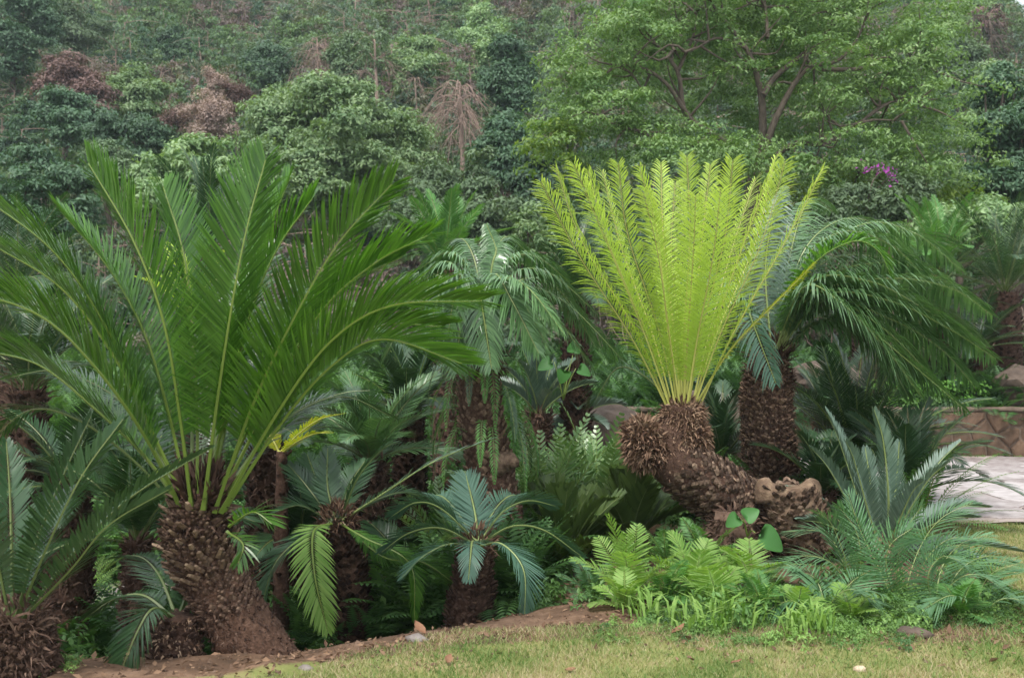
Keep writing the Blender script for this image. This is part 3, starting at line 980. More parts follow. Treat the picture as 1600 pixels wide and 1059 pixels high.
# --- the tall cycad at the left with bright green fronds
def left_cycad():
    d = 5.6
    base = W(392, 1062, d)
    base[2] = gz(base[0], base[1])
    root = thing('cycad', 'large cycad with long vivid green fronds on a leaning brown trunk', 'cycad', base, 'cycads of the garden')
    P = [W(432, 1095, d), W(392, 1005, d), W(350, 935, d), W(318, 870, d), W(306, 818, d), W(312, 768, d)]
    top = W(312, 790, d)
    trunk_parts(root, base, P, [.23, .20, .175, .16, .175, .105], 900, .032, 'bark_red', 'scale_brown',
                [dict(centre=W(308, 830, d), radius=.185, count=800, length=.06, width=.009, up=.1, squash=(1, 1, .75), zmin=-.8),
                 dict(centre=W(314, 775, d), radius=.13, count=260, length=.16, width=.009, up=1.2, droop=.1)], 'fibre_dark', 18, (.42, .95), .05, fur=2600, fur_len=.03)
    mb = MB()
    C, r, T, A, B = tube(MB(), P, [.23, .20, .175, .165, .185, .12], 8, n=30)
    scales(mb, C, r, T, A, B, 170, .036, 0, .62, .96, 1.2, .9)
    s = link('cut_leaf_stub', mb.mesh('cut_leaf_stub', 'scale_pale', False, base), root)
    s['kind'] = 'stuff'
    hero_fronds(root, base, top, d, [
        dict(p=[(285, 800, -.1), (232, 690, -.25), (150, 575, -.4), (60, 492, -.45), (-70, 448, -.4)], twist=-28),
        dict(p=[(290, 790, 0), (225, 650, .1), (165, 510, .15), (80, 390, .2), (-50, 292, .2)], twist=-24),
        dict(p=[(300, 795, -.12), (280, 640, -.28), (255, 500, -.4), (208, 375, -.45), (138, 255, -.42)], twist=-10),
        dict(p=[(318, 795, -.14), (338, 640, -.3), (362, 480, -.42), (385, 360, -.46), (415, 250, -.44)], twist=6),
        dict(p=[(325, 790, .05), (362, 620, .2), (398, 450, .35), (425, 350, .42), (452, 280, .45)], twist=14),
        dict(p=[(335, 800, -.12), (392, 640, -.26), (450, 515, -.36), (525, 385, -.4), (612, 288, -.4)], twist=22),
        dict(p=[(335, 795, 0), (415, 640, .05), (500, 490, .1), (585, 412, .12), (668, 368, .12)], twist=24),
        dict(p=[(345, 800, -.12), (430, 650, -.25), (515, 535, -.32), (610, 478, -.34), (752, 470, -.3)], twist=30),
        dict(p=[(348, 800, -.05), (440, 660, -.1), (520, 570, -.15), (600, 530, -.18), (722, 568, -.15)], twist=34),
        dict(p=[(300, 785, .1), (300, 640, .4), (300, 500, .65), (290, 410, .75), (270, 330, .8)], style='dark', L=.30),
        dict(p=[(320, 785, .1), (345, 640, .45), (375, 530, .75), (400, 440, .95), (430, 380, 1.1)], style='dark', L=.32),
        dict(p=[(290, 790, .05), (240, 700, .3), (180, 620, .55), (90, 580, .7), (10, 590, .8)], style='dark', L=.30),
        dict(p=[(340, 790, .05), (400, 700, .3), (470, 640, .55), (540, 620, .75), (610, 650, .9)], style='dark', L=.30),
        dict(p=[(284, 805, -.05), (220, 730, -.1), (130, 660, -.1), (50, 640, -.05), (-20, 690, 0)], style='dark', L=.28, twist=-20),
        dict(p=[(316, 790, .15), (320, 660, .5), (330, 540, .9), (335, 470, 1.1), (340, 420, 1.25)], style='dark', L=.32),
        # a second ring just behind and between the first
        dict(p=[(292, 790, .05), (240, 680, .05), (180, 560, .05), (95, 450, .1), (-20, 378, .1)], twist=-20),
        dict(p=[(296, 790, .05), (262, 640, .15), (225, 520, .25), (170, 420, .3), (95, 330, .3)], twist=-16),
        dict(p=[(308, 792, -.05), (308, 640, -.05), (300, 500, 0), (285, 390, .05), (255, 292, .1)], twist=-4),
        dict(p=[(322, 792, .05), (352, 640, .1), (388, 500, .15), (430, 395, .2), (488, 310, .2)], twist=12),
        dict(p=[(330, 795, 0), (395, 655, .1), (465, 540, .2), (540, 450, .25), (630, 400, .25)], twist=22),
        dict(p=[(340, 798, .02), (425, 660, .15), (500, 570, .25), (590, 510, .3), (690, 510, .3)], twist=28),
        dict(p=[(288, 800, 0), (228, 715, .05), (150, 640, .1), (60, 570, .15), (-40, 545, .15)], twist=-26),
    ], 'green')
    hero_fronds(root, base, top, d, [dict(p=[(358, 822, -.1), (395, 800, -.2), (425, 818, -.25)], n=20, L=.14, bare=.1),
                                     dict(p=[(355, 830, -.1), (380, 850, -.2), (372, 880, -.25)], n=16, L=.10, bare=.1)], 'green', r=.008)


left_cycad()


# --- the cycad whose fresh fronds stand like a shuttlecock on a bent trunk
def bright_cycad():
    d = 8.0
    base = W(1285, 835, d)
    base[2] = gz(base[0], base[1])
    root = thing('cycad', 'cycad with a fan of fresh chartreuse fronds on a thick bent trunk', 'cycad', base, 'cycads of the garden')
    P = [W(1330, 872, d + .1), W(1265, 842, d), W(1195, 810, d - .05), W(1135, 775, d - .08), W(1078, 738, d - .08), W(1046, 706, d - .04), W(1062, 672, d), W(1067, 634, d)]
    rad = np.array([50, 48, 44, 43, 44, 42, 39, 30]) / FPX * d
    trunk_parts(root, base, P, rad, 1500, .058, 'bark_cycad', 'scale_pale',
                [dict(centre=W(1018, 700, d - .06), radius=.205, count=3600, length=.065, width=.007, up=.1, squash=(1.05, .95, .85), zmin=-.9),
                 dict(centre=W(1002, 680, d - .1), radius=.13, count=1000, length=.085, width=.008, up=.5, zmin=-.5),
                 dict(centre=W(1072, 686, d - .02), radius=.20, count=3200, length=.06, width=.007, up=.1, squash=(.92, .95, 1.15), zmin=-.9),
                 dict(centre=W(1067, 648, d), radius=.155, count=1300, length=.085, width=.007, up=.5, squash=(1, 1, .7), zmin=-.7)], 'fibre', 20, (0.0, .74), .03, .42, fur=1500, fur_len=.035)
    mb = MB()       # rounded cores of the two shaggy heads
    for px, py, rr in ((1018, 700, .19), (1072, 686, .185)):
        c = W(px, py, d - .02)
        tube(mb, [c - (0, 0, rr), c, c + (0, 0, rr)], [.05, rr * .8, rr, rr * .8, .05], 14, n=9)
    link('shaggy_bud', mb.mesh('shaggy_bud', 'bark_cycad', True, base), root)['kind'] = 'stuff'
    # broken side stump with two prongs
    mb = MB()
    SP = [W(1262, 850, d - .25), W(1245, 812, d - .3), W(1232, 775, d - .32), W(1230, 760, d - .32)]
    C, r, T, A, B = tube(mb, SP, [.27, .25, .22, .17], 16, n=18, lump=.06)
    for a, b in (((1200, 775), (1192, 750)), ((1262, 778), (1272, 752))):
        tube(mb, [W(*a, d - .32), W((a[0] + b[0]) / 2, (a[1] + b[1]) / 2, d - .33), W(*b, d - .3)], [.12, .09, .05], 9, n=6, lump=.14)
    st = link('broken_stump', mb.mesh('broken_stump', 'bark_stump', True, base), root)
    st['label'] = 'hollow tan broken stump with two prongs'
    st['kind'] = 'stuff'
    mb = MB()
    scales(mb, C, r, T, A, B, 420, .055, 0, .02, .98, .45)
    link('leaf_bases', mb.mesh('leaf_bases', 'scale_pale', False, base), st)['kind'] = 'stuff'
    # fibrous prop root under the bend
    mb = MB()
    c = W(1150, 842, d - .3)
    tube(mb, [c - (0, 0, .25), c, c + (0, 0, .22)], [.21, .18, .16], 12, n=9, lump=.12)
    shag(mb, c, .2, 900, .11, .007, 0, -.2, (1, 1, 1.3), -.9)
    link('root_foot', mb.mesh('root_foot', 'fibre_dark', False, base), root)['kind'] = 'stuff'
    tips = [(848, 288, -.25), (868, 258, .25), (898, 250, -.45), (912, 262, .1), (940, 276, .5), (965, 246, -.5), (1002, 243, -.1), (1012, 285, -.65),
            (1052, 282, .75), (1076, 246, -.2), (1112, 262, .45), (1150, 250, -.55), (1130, 300, -.75), (1204, 244, -.1), (1230, 268, -.5), (1216, 262, .45), (1286, 266, -.1),
            (1030, 255, .6), (1090, 285, -.7), (1180, 272, .7)]
    lines = []
    for tx, ty, dd in tips:
        bx = 1066 + (tx - 1066) * .10 + rng.uniform(-3, 3)
        k = (tx - 1066)
        mid = (1066 + k * .36, 632 - (632 - ty) * .30, dd * .32)
        mid2 = (1066 + k * .74, 632 - (632 - ty) * .68, dd * .70)
        lines.append(dict(p=[(bx, 642, dd * .10), mid, mid2, (tx, ty, dd)], twist=float(np.sign(k) * min(28, abs(k) * .11)) if abs(k) > 25 else 0.0))
    for ln in lines:      # no two of the flush are alike
        ln['L'] = .20 * rng.uniform(.85, 1.15)
        ln['twist'] += rng.normal(0, 9)
        ln['p'][2] = (ln['p'][2][0] + rng.normal(0, 7), ln['p'][2][1], ln['p'][2][2])
        ln['p'][3] = (ln['p'][3][0] + rng.normal(0, 4), ln['p'][3][1] + rng.normal(4, 9), ln['p'][3][2])
    lines.append(dict(p=[(1082, 640, 0), (1140, 548, -.05), (1215, 470, -.1), (1272, 412, -.1)], L=.12, twist=18, mats=['frond_yellow', 'rachis_new']))
    hero_fronds(root, base, None, d, lines, 'new')
    hero_fronds(root, base, None, d, [dict(p=[(1058, 640, 0), (1010, 590, .1), (965, 575, .2), (930, 625, .3)], bare=.3, L=.30, n=44)], 'dark')


bright_cycad()


# --- the dark cycad with drooping fronds on a straight shaggy trunk, to the right
def right_cycad():
    d = 9.5
    base = W(1208, 812, d)
    base[2] = gz(base[0], base[1])
    root = thing('cycad', 'tall straight shaggy trunk with dark drooping fronds reaching over the path', 'cycad', base, 'cycads of the garden')
    P = [base - (0, 0, .1), W(1205, 740, d), W(1198, 640, d), W(1200, 575, d), W(1206, 545, d)]
    c = W(1206, 555, d)
    trunk_parts(root, base, P, [.27, .25, .235, .225, .13], 1300, .042, 'bark_cycad', 'scale_brown',
                [dict(centre=W(1203, 590, d), radius=.22, count=600, length=.10, up=.4, zmin=-.9),
                 dict(centre=c, radius=.15, count=260, length=.2, up=1.2, droop=.1)], 'fibre_dark', 16, (0, .95), .03, fur=5200, fur_len=.06)
    hero_fronds(root, base, c, d, [
        dict(p=[(1212, 548, 0), (1262, 425, -.2), (1330, 378, -.35), (1372, 392, -.4), (1392, 432, -.4)], L=.30, mats=['frond_green', 'rachis_green'], droop=.3),
        dict(p=[(1215, 548, 0), (1285, 455, -.1), (1400, 435, -.1), (1490, 452, 0), (1550, 492, .05)], twist=28),
        dict(p=[(1215, 550, 0), (1290, 462, -.3), (1390, 470, -.45), (1480, 512, -.5), (1556, 560, -.5)], twist=28),
        dict(p=[(1215, 552, 0), (1265, 455, -.4), (1340, 500, -.6), (1420, 565, -.7), (1508, 640, -.75)], twist=24),
        dict(p=[(1212, 548, .1), (1262, 415, .2), (1350, 350, .4), (1430, 365, .5), (1500, 420, .6)]),
        dict(p=[(1212, 548, .1), (1252, 400, .3), (1310, 345, .6), (1370, 350, .8), (1420, 390, .9)]),
        dict(p=[(1208, 548, .1), (1230, 420, .5), (1250, 340, .9), (1270, 310, 1.2), (1300, 330, 1.5)]),
        dict(p=[(1205, 548, 0), (1196, 420, .1), (1210, 330, .2), (1225, 292, .3)], mats=['frond_grey', 'rachis_pale']),
        dict(p=[(1200, 550, -.1), (1172, 490, -.5), (1182, 520, -.65), (1212, 598, -.75)], L=.2, n=44, mats=['frond_blue', 'rachis_pale']),
        dict(p=[(1198, 550, 0), (1150, 450, .2), (1080, 430, .4), (1020, 500, .5)]),
        dict(p=[(1200, 550, 0), (1160, 470, .1), (1110, 470, .2), (1060, 560, .2)]),
        dict(p=[(1215, 552, .1), (1300, 480, .6), (1390, 500, .8), (1460, 560, .9)]),
        dict(p=[(1215, 555, -.05), (1290, 500, -.1), (1370, 540, -.1), (1420, 620, -.1)]),
        dict(p=[(1213, 550, .05), (1280, 440, .1), (1380, 410, .2), (1460, 430, .3), (1530, 480, .35)], twist=20),
        dict(p=[(1214, 552, 0), (1288, 470, -.2), (1395, 500, -.3), (1470, 545, -.3), (1520, 600, -.3)], twist=25),
        dict(p=[(1213, 550, -.05), (1270, 440, -.3), (1360, 440, -.45), (1440, 480, -.5), (1520, 530, -.5)], twist=30),
        dict(p=[(1210, 550, -.1), (1255, 450, -.5), (1310, 470, -.7), (1380, 540, -.8), (1440, 620, -.9)], twist=20),
        dict(p=[(1212, 550, .1), (1275, 420, .5), (1360, 400, .8), (1440, 440, 1.0)]),
        dict(p=[(1214, 550, .05), (1290, 445, .2), (1395, 455, .3), (1475, 490, .35), (1540, 540, .4)], twist=24),
        dict(p=[(1213, 552, -.05), (1265, 465, -.25), (1330, 480, -.4), (1400, 530, -.5), (1465, 600, -.55)], twist=24),
        dict(p=[(1212, 548, 0), (1255, 410, 0), (1320, 362, 0), (1395, 385, .05), (1450, 440, .1)], twist=18),
    ], 'droopy')


right_cycad()


# --- the cycad in the middle: mossy trunk, dark glossy drooping crown
def middle_cycad():
    d = 8.2
    base = W(782, 920, d)
    base[2] = gz(base[0], base[1])
    root = thing('cycad', 'tall middle cycad with ringed brown trunk hung with ferns below dark crown', 'cycad', base, 'cycads of the garden')
    P = [base - (0, 0, .1), W(785, 840, d), W(768, 745, d), W(752, 650, d), W(748, 560, d), W(755, 520, d)]
    c = W(758, 520, d)
    trunk_parts(root, base, P, [.24, .195, .19, .185, .17, .10], 700, .05, 'bark_cycad', 'scale_brown',
                [dict(centre=W(750, 560, d), radius=.19, count=400, length=.13, up=-.2, zmin=-.9)], 'fibre_dark', 16, (0, .95), .06, .35)
    mb = MB()
    tube(mb, [W(775, 725, d - .1), W(800, 720, d - .16), W(806, 730, d - .18)], [.12, .085, .03], 10, n=7, lump=.1)
    link('burl', mb.mesh('burl', 'scale_pale', True, base), root)
    hero_fronds(root, base, c, d, [
        dict(p=[(758, 520, 0), (748, 440, -.3), (752, 470, -.5), (768, 575, -.6)], mats=['frond_droop', 'rachis_pale']),
        dict(p=[(762, 520, 0), (772, 430, -.3), (800, 470, -.5), (842, 552, -.6)], mats=['frond_droop', 'rachis_pale']),
        dict(p=[(765, 520, 0), (800, 430, 0), (860, 428, 0), (935, 492, .1)]),
        dict(p=[(765, 520, .1), (800, 450, .3), (880, 470, .4), (985, 575, .4)]),
        dict(p=[(765, 520, 0), (810, 470, -.1), (870, 500, -.1), (930, 580, -.1)]),
        dict(p=[(755, 515, .1), (745, 420, .3), (725, 375, .5), (700, 380, .7)]),
        dict(p=[(760, 515, .1), (770, 410, .4), (790, 370, .7), (820, 390, 1.0)]),
        dict(p=[(752, 515, 0), (722, 430, 0), (690, 410, 0), (640, 450, .1)]),
        dict(p=[(750, 520, 0), (700, 450, -.1), (650, 470, -.1), (600, 560, -.1)]),
        dict(p=[(752, 520, .1), (700, 440, .4), (640, 430, .6), (570, 480, .8)]),
        dict(p=[(756, 520, -.1), (735, 440, -.3), (715, 440, -.5), (700, 520, -.6)]),
        dict(p=[(762, 520, -.1), (790, 450, -.2), (815, 470, -.3), (850, 530, -.35)]),
        dict(p=[(760, 515, 0), (768, 420, .1), (775, 390, .15), (760, 350, .2)], L=.18),
        dict(p=[(765, 515, .2), (810, 440, .5), (870, 450, .8), (930, 540, 1.0)]),
        dict(p=[(750, 520, -.1), (738, 470, -.3), (720, 500, -.45), (715, 580, -.5)]),
            dict(p=[(756, 518, 0), (735, 425, .1), (700, 395, .1), (655, 420, .2)], twist=-20),
        dict(p=[(764, 518, 0), (790, 415, .1), (835, 400, .2), (890, 440, .3)], twist=20),
        dict(p=[(764, 520, -.1), (785, 440, -.4), (825, 450, -.6), (880, 520, -.7)], twist=20),
        dict(p=[(755, 520, -.1), (728, 435, -.4), (690, 450, -.5), (668, 540, -.6)], twist=-20),
    ], 'droopy', L=.2, w=.014)
    # ferns hanging from the upper trunk
    for i in range(34):
        u = rng.uniform(0, 1)
        th = rng.uniform(0, 2 * np.pi)
        p = W(750 + 12 * u, 560 + 120 * u, d) + np.array((math.cos(th), math.sin(th), 0)) * .17
        h = np.array((math.cos(th), math.sin(th), 0))
        ln = rng.uniform(.28, .5)
        me = frond_mesh('hanging_fern', [p, p + h * .14 + (0, 0, .05), p + h * .24 + (0, 0, -ln * .45), p + h * .26 + (0, 0, -ln)],
                        ['fern_green' if i % 3 else 'frond_deep', 'rachis_dark'], n=22, L=.06, w=.013, bare=.08, seg=1, r=.004, droop=.2, offset=base)
        link('hanging_fern', me, root)


middle_cycad()


# --- the small blue-green cycad in front of the middle trunk
def blue_cycad():
    d = 7.0
    base = W(733, 962, d)
    base[2] = gz(base[0], base[1])
    root = thing('cycad', 'small blue-green cycad spreading like a star before the middle trunk', 'cycad', base, 'cycads of the garden')
    P = [base - (0, 0, .12), W(738, 910, d), W(746, 852, d)]
    trunk_parts(root, base, P, [.19, .155, .10], 420, .04, 'bark_cycad', 'scale_brown', [dict(centre=W(746, 850, d), radius=.11, count=200, length=.1, up=.8)], 'fibre', 14)
    hero_fronds(root, base, None, d, [
        dict(p=[(748, 848, 0), (742, 800, .1), (728, 742, .2)], L=.22, v=-4),
        dict(p=[(745, 846, 0), (690, 795, 0), (650, 785, 0), (612, 806, .05)], twist=-40),
        dict(p=[(742, 850, -.05), (690, 825, -.15), (640, 832, -.2), (596, 862, -.2)], twist=-40),
        dict(p=[(742, 852, -.1), (700, 850, -.35), (660, 870, -.45), (628, 902, -.5)], twist=-25),
        dict(p=[(750, 846, 0), (785, 800, .05), (825, 782, .1), (868, 790, .15)], twist=40),
        dict(p=[(752, 848, -.05), (800, 822, -.15), (850, 828, -.2), (908, 868, -.2)], twist=40),
        dict(p=[(752, 852, -.1), (785, 850, -.35), (818, 890, -.5), (820, 962, -.55)], twist=22),
        dict(p=[(746, 854, -.1), (738, 845, -.35), (735, 870, -.5), (732, 905, -.55)], L=.14, n=40),
        dict(p=[(750, 846, .1), (770, 800, .4), (795, 775, .6), (820, 775, .8)]),
        dict(p=[(744, 846, .1), (715, 800, .4), (690, 775, .6), (665, 775, .8)]),
    ], 'blue')


blue_cycad()


# --- the stiff grey-blue cycad over the ferns at the right
def grey_cycad():
    d = 7.6
    base = W(1378, 880, d)
    base[2] = gz(base[0], base[1])
    root = thing('cycad', 'stemless grey-blue cycad with stiff upright folded fronds above the ferns', 'cycad', base, 'cycads of the garden')
    trunk_parts(root, base, [base - (0, 0, .1), W(1378, 880, d), W(1380, 862, d)], [.17, .15, .09], 120, .05, heads=[dict(centre=W(1380, 868, d), radius=.12, count=160, length=.12, up=.9)])
    tips = [((1330, 740), (1290, 640), .3), ((1320, 770), (1268, 700), -.1), ((1345, 750), (1322, 690), -.3), ((1360, 760), (1352, 700), .5), ((1392, 740), (1366, 640), -.2),
            ((1400, 770), (1405, 690), .3), ((1412, 790), (1442, 752), -.4), ((1425, 780), (1482, 722), -.2), ((1450, 800), (1545, 792), .2), ((1440, 820), (1528, 808), -.3),
            ((1460, 850), (1600, 862), .1), ((1450, 862), (1592, 898), -.2), ((1310, 810), (1232, 762), .1), ((1320, 830), (1248, 812), -.2), ((1430, 770), (1500, 690), .5)]
    lines = []
    for (mx, my), (tx, ty), dd in tips:
        lines.append([(1380 + (mx - 1380) * .1, 862, dd * .1), (mx + (1380 - mx) * .3, my + (862 - my) * .4, dd * .45), (mx * .55 + tx * .45, my * .55 + ty * .45 - 4, dd * .8), (tx, ty, dd)])
    hero_fronds(root, base, None, d, lines, 'grey')


grey_cycad()


# --- the dark cycad cut by the left edge
def corner_cycad():
    d = 5.0
    base = W(18, 1100, d)
    base[2] = gz(base[0], base[1])
    root = thing('cycad', 'dark cycad with a stubby brown trunk in the lower left corner', 'cycad', base, 'cycads of the garden')
    trunk_parts(root, base, [base - (0, 0, .1), W(20, 1050, d), W(22, 985, d), W(24, 962, d)], [.20, .19, .165, .10], 520, .045, 'bark_cycad', 'scale_brown',
                [dict(centre=W(24, 985, d), radius=.16, count=420, length=.10, up=.5)], 'fibre_dark', 14, fur=1800)
    hero_fronds(root, base, None, d, [
        dict(p=[(25, 965, 0), (60, 840, -.1), (100, 740, -.1), (142, 650, 0)]),
        dict(p=[(28, 965, 0), (80, 840, -.15), (130, 740, -.2), (192, 655, -.15)], twist=30),
        dict(p=[(20, 965, 0), (18, 850, .1), (15, 760, .2), (10, 690, .3)]),
        dict(p=[(32, 968, 0), (110, 870, .1), (200, 780, .15), (330, 700, .1)], twist=20),
        dict(p=[(32, 970, 0), (110, 890, -.2), (170, 820, -.3), (262, 765, -.3)], twist=30),
        dict(p=[(15, 965, 0), (-10, 850, -.1), (-40, 760, -.2), (-90, 690, -.2)]),
        dict(p=[(25, 965, .1), (50, 860, .4), (85, 790, .7), (120, 760, 1.0)]),
        dict(p=[(15, 968, .0), (-20, 880, .3), (-40, 800, .5), (-40, 740, .6)]),
    ], 'deep', L=.17, v=30)
    mb = MB()
    b2 = W(275, 1075, 5.5)
    b2[2] = gz(b2[0], b2[1]) - .05
    root = thing('cycad', 'short dark trunk with drooping dull fronds left of the leaning brown trunk', 'cycad', b2, 'cycads of the garden')
    trunk_parts(root, b2, [b2 - (0, 0, .2), W(275, 1030, 5.5), W(278, 962, 5.5)], [.15, .14, .09], 260, .035, 'bark_cycad', 'scale_dark', fur=800, fur_len=.03)
    hero_fronds(root, b2, None, 5.5, [
        dict(p=[(270, 965, 0), (240, 950, -.2), (215, 985, -.3), (178, 1075, -.35)]),
        dict(p=[(272, 965, 0), (225, 930, .1), (180, 935, .2), (140, 960, .25)]),
        dict(p=[(275, 962, .1), (250, 900, .3), (220, 870, .5), (180, 870, .6)]),
        dict(p=[(280, 962, .1), (300, 900, .3), (290, 870, .5), (270, 850, .6)], L=.14),
    ], 'dark', L=.19)


corner_cycad()


# --- the cycad left of the blue one, with a rust-coloured heart
def rusty_cycad():
    d = 7.4
    base = W(540, 985, d)
    base[2] = gz(base[0], base[1])
    root = thing('cycad', 'dark green cycad with a rust-red heart left of the blue star-shaped one', 'cycad', base, 'cycads of the garden')
    c = W(528, 815, d)
    trunk_parts(root, base, [base - (0, 0, .1), W(545, 905, d), W(530, 822, d)], [.17, .145, .11], 480, .045, 'bark_cycad', 'scale_dark', [dict(centre=c, radius=.12, count=420, length=.11, up=.7)], 'fibre')
    hero_fronds(root, base, c, d, [
        dict(p=[(525, 812, 0), (512, 760, .1), (512, 700, .2)], L=.15),
        dict(p=[(532, 812, 0), (560, 745, .0), (600, 700, 0), (622, 692, 0)], L=.17),
        dict(p=[(520, 814, 0), (480, 760, .1), (450, 725, .2)]),
        dict(p=[(516, 815, 0), (470, 790, -.1), (430, 800, -.1)]),
        dict(p=[(536, 812, 0), (600, 770, -.1), (680, 720, -.15), (772, 684, -.15)], mats=['frond_grey', 'rachis_pale'], L=.2),
        dict(p=[(536, 814, 0), (590, 780, .1), (640, 770, .2), (690, 800, .3)]),
        dict(p=[(518, 818, -.1), (490, 830, -.4), (492, 900, -.55), (512, 985, -.6)], mats=['fern_light', 'rachis_green'], L=.20),
        dict(p=[(532, 818, -.1), (570, 840, -.3), (640, 880, -.5), (648, 965, -.55)], mats=['frond_green', 'rachis_green'], L=.16),
        dict(p=[(536, 818, -.1), (600, 870, -.3), (660, 878, -.4), (712, 912, -.45)], mats=['frond_green', 'rachis_green'], L=.2),
        dict(p=[(530, 812, .1), (545, 760, .3), (570, 720, .5)]),
        dict(p=[(520, 812, .1), (495, 750, .4), (480, 710, .6)]),
        dict(p=[(516, 816, -.1), (470, 840, -.3), (430, 880, -.4), (410, 940, -.4)]),
    ], 'deep')


rusty_cycad()

# --- cycads farther back, crown by crown
T_UP = ((80, 55), (68, 35), (52, 10))
T_MID = ((80, 40), (60, 5), (35, -30))
T_LOW = ((65, 20), (40, -10), (15, -35))
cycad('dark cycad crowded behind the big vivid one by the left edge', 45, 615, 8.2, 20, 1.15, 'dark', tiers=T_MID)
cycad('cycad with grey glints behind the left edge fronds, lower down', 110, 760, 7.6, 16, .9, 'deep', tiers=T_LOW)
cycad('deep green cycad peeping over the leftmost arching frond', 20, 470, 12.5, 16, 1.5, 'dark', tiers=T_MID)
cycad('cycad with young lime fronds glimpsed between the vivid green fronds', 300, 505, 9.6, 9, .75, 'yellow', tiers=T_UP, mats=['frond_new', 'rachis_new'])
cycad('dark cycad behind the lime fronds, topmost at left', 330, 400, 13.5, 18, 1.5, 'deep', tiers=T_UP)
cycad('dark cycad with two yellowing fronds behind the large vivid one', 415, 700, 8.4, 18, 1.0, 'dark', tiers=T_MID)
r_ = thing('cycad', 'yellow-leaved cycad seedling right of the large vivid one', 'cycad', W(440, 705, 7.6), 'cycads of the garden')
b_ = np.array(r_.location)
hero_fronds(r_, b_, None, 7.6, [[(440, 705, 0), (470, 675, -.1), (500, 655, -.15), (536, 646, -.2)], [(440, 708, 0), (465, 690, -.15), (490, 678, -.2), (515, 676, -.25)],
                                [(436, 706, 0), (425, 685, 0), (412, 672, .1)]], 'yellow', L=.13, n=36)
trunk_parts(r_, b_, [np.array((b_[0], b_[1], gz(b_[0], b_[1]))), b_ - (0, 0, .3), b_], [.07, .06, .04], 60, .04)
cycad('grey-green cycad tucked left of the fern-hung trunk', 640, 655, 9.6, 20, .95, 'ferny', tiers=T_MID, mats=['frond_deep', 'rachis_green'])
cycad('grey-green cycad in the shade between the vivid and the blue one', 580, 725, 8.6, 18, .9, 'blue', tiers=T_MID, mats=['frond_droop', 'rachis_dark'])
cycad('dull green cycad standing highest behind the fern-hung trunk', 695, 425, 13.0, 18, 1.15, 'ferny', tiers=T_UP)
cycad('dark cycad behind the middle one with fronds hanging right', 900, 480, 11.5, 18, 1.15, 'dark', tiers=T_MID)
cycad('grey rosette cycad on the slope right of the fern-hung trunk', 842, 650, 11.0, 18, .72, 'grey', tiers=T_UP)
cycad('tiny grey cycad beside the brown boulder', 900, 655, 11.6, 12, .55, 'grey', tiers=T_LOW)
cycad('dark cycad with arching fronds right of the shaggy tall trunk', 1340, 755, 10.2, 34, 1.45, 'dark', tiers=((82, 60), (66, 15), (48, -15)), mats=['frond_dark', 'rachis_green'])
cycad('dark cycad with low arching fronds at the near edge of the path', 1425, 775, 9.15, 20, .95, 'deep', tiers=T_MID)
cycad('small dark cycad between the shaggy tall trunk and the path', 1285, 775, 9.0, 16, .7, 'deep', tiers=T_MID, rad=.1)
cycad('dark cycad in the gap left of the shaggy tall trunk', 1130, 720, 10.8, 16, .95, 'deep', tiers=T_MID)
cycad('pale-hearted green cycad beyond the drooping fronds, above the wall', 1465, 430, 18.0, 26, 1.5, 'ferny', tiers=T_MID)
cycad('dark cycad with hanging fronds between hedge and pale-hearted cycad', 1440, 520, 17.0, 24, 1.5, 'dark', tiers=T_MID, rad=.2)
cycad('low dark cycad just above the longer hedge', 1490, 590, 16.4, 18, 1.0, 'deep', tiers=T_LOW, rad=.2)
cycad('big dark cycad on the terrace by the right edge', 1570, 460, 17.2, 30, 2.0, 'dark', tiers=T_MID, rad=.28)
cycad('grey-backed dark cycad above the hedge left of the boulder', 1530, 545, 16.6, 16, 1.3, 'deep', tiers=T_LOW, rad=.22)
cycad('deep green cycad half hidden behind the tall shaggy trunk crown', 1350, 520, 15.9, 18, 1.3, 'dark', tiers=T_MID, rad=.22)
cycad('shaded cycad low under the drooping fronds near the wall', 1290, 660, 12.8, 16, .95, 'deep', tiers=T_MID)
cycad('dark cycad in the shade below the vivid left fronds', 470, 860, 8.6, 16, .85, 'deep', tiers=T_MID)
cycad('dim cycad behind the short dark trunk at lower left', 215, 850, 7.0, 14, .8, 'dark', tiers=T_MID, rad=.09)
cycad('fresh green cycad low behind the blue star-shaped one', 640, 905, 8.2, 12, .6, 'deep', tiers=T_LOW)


# ------------------------------------------------------------------ ferns and leafy shrubs
def fern(name, label, px, py, d, count, length, style, tiers=((75, 30), (50, 0), (30, -20)), cat='fern', group='ferns by the lawn', **over):
    c = W(px, py, d)
    g = gz(c[0], c[1])
    base = np.array((c[0], c[1], g))
    root = thing(name, label, cat, base, group)
    auto_fronds(root, (0, 0, 0.0), count, length, style, tiers, **over)
    return root


FR['sword'] = dict(mats=['fern_light', 'rachis_green'], n=25, L=.15, w=.0125, a0=74, a1=48, v=6, droop=.14, fwd=.10, r=.004, bare=.14, seg=3, jit=.08)
FR['lace'] = dict(mats=['fern_green', 'rachis_green'], n=30, L=.09, w=.011, a0=75, a1=45, v=4, droop=.15, fwd=.1, r=.004, bare=.14, seg=1)
FR['comb'] = dict(mats=['fern_blue', 'rachis_pale'], n=32, L=.26, w=.0115, a0=72, a1=38, v=10, droop=.26, fwd=.16, r=.006, bare=.16, seg=2, jit=.06)
FR['zamia'] = dict(mats=['zamia', 'rachis_green'], n=19, L=.15, w=.027, a0=66, a1=40, v=10, droop=.12, fwd=.1, r=.006, bare=.2, seg=3)
FR['olive'] = dict(mats=['zamia_olive', 'rachis_dark'], n=16, L=.22, w=.040, a0=50, a1=22, v=12, droop=.06, fwd=.12, r=.008, bare=.25, seg=3)

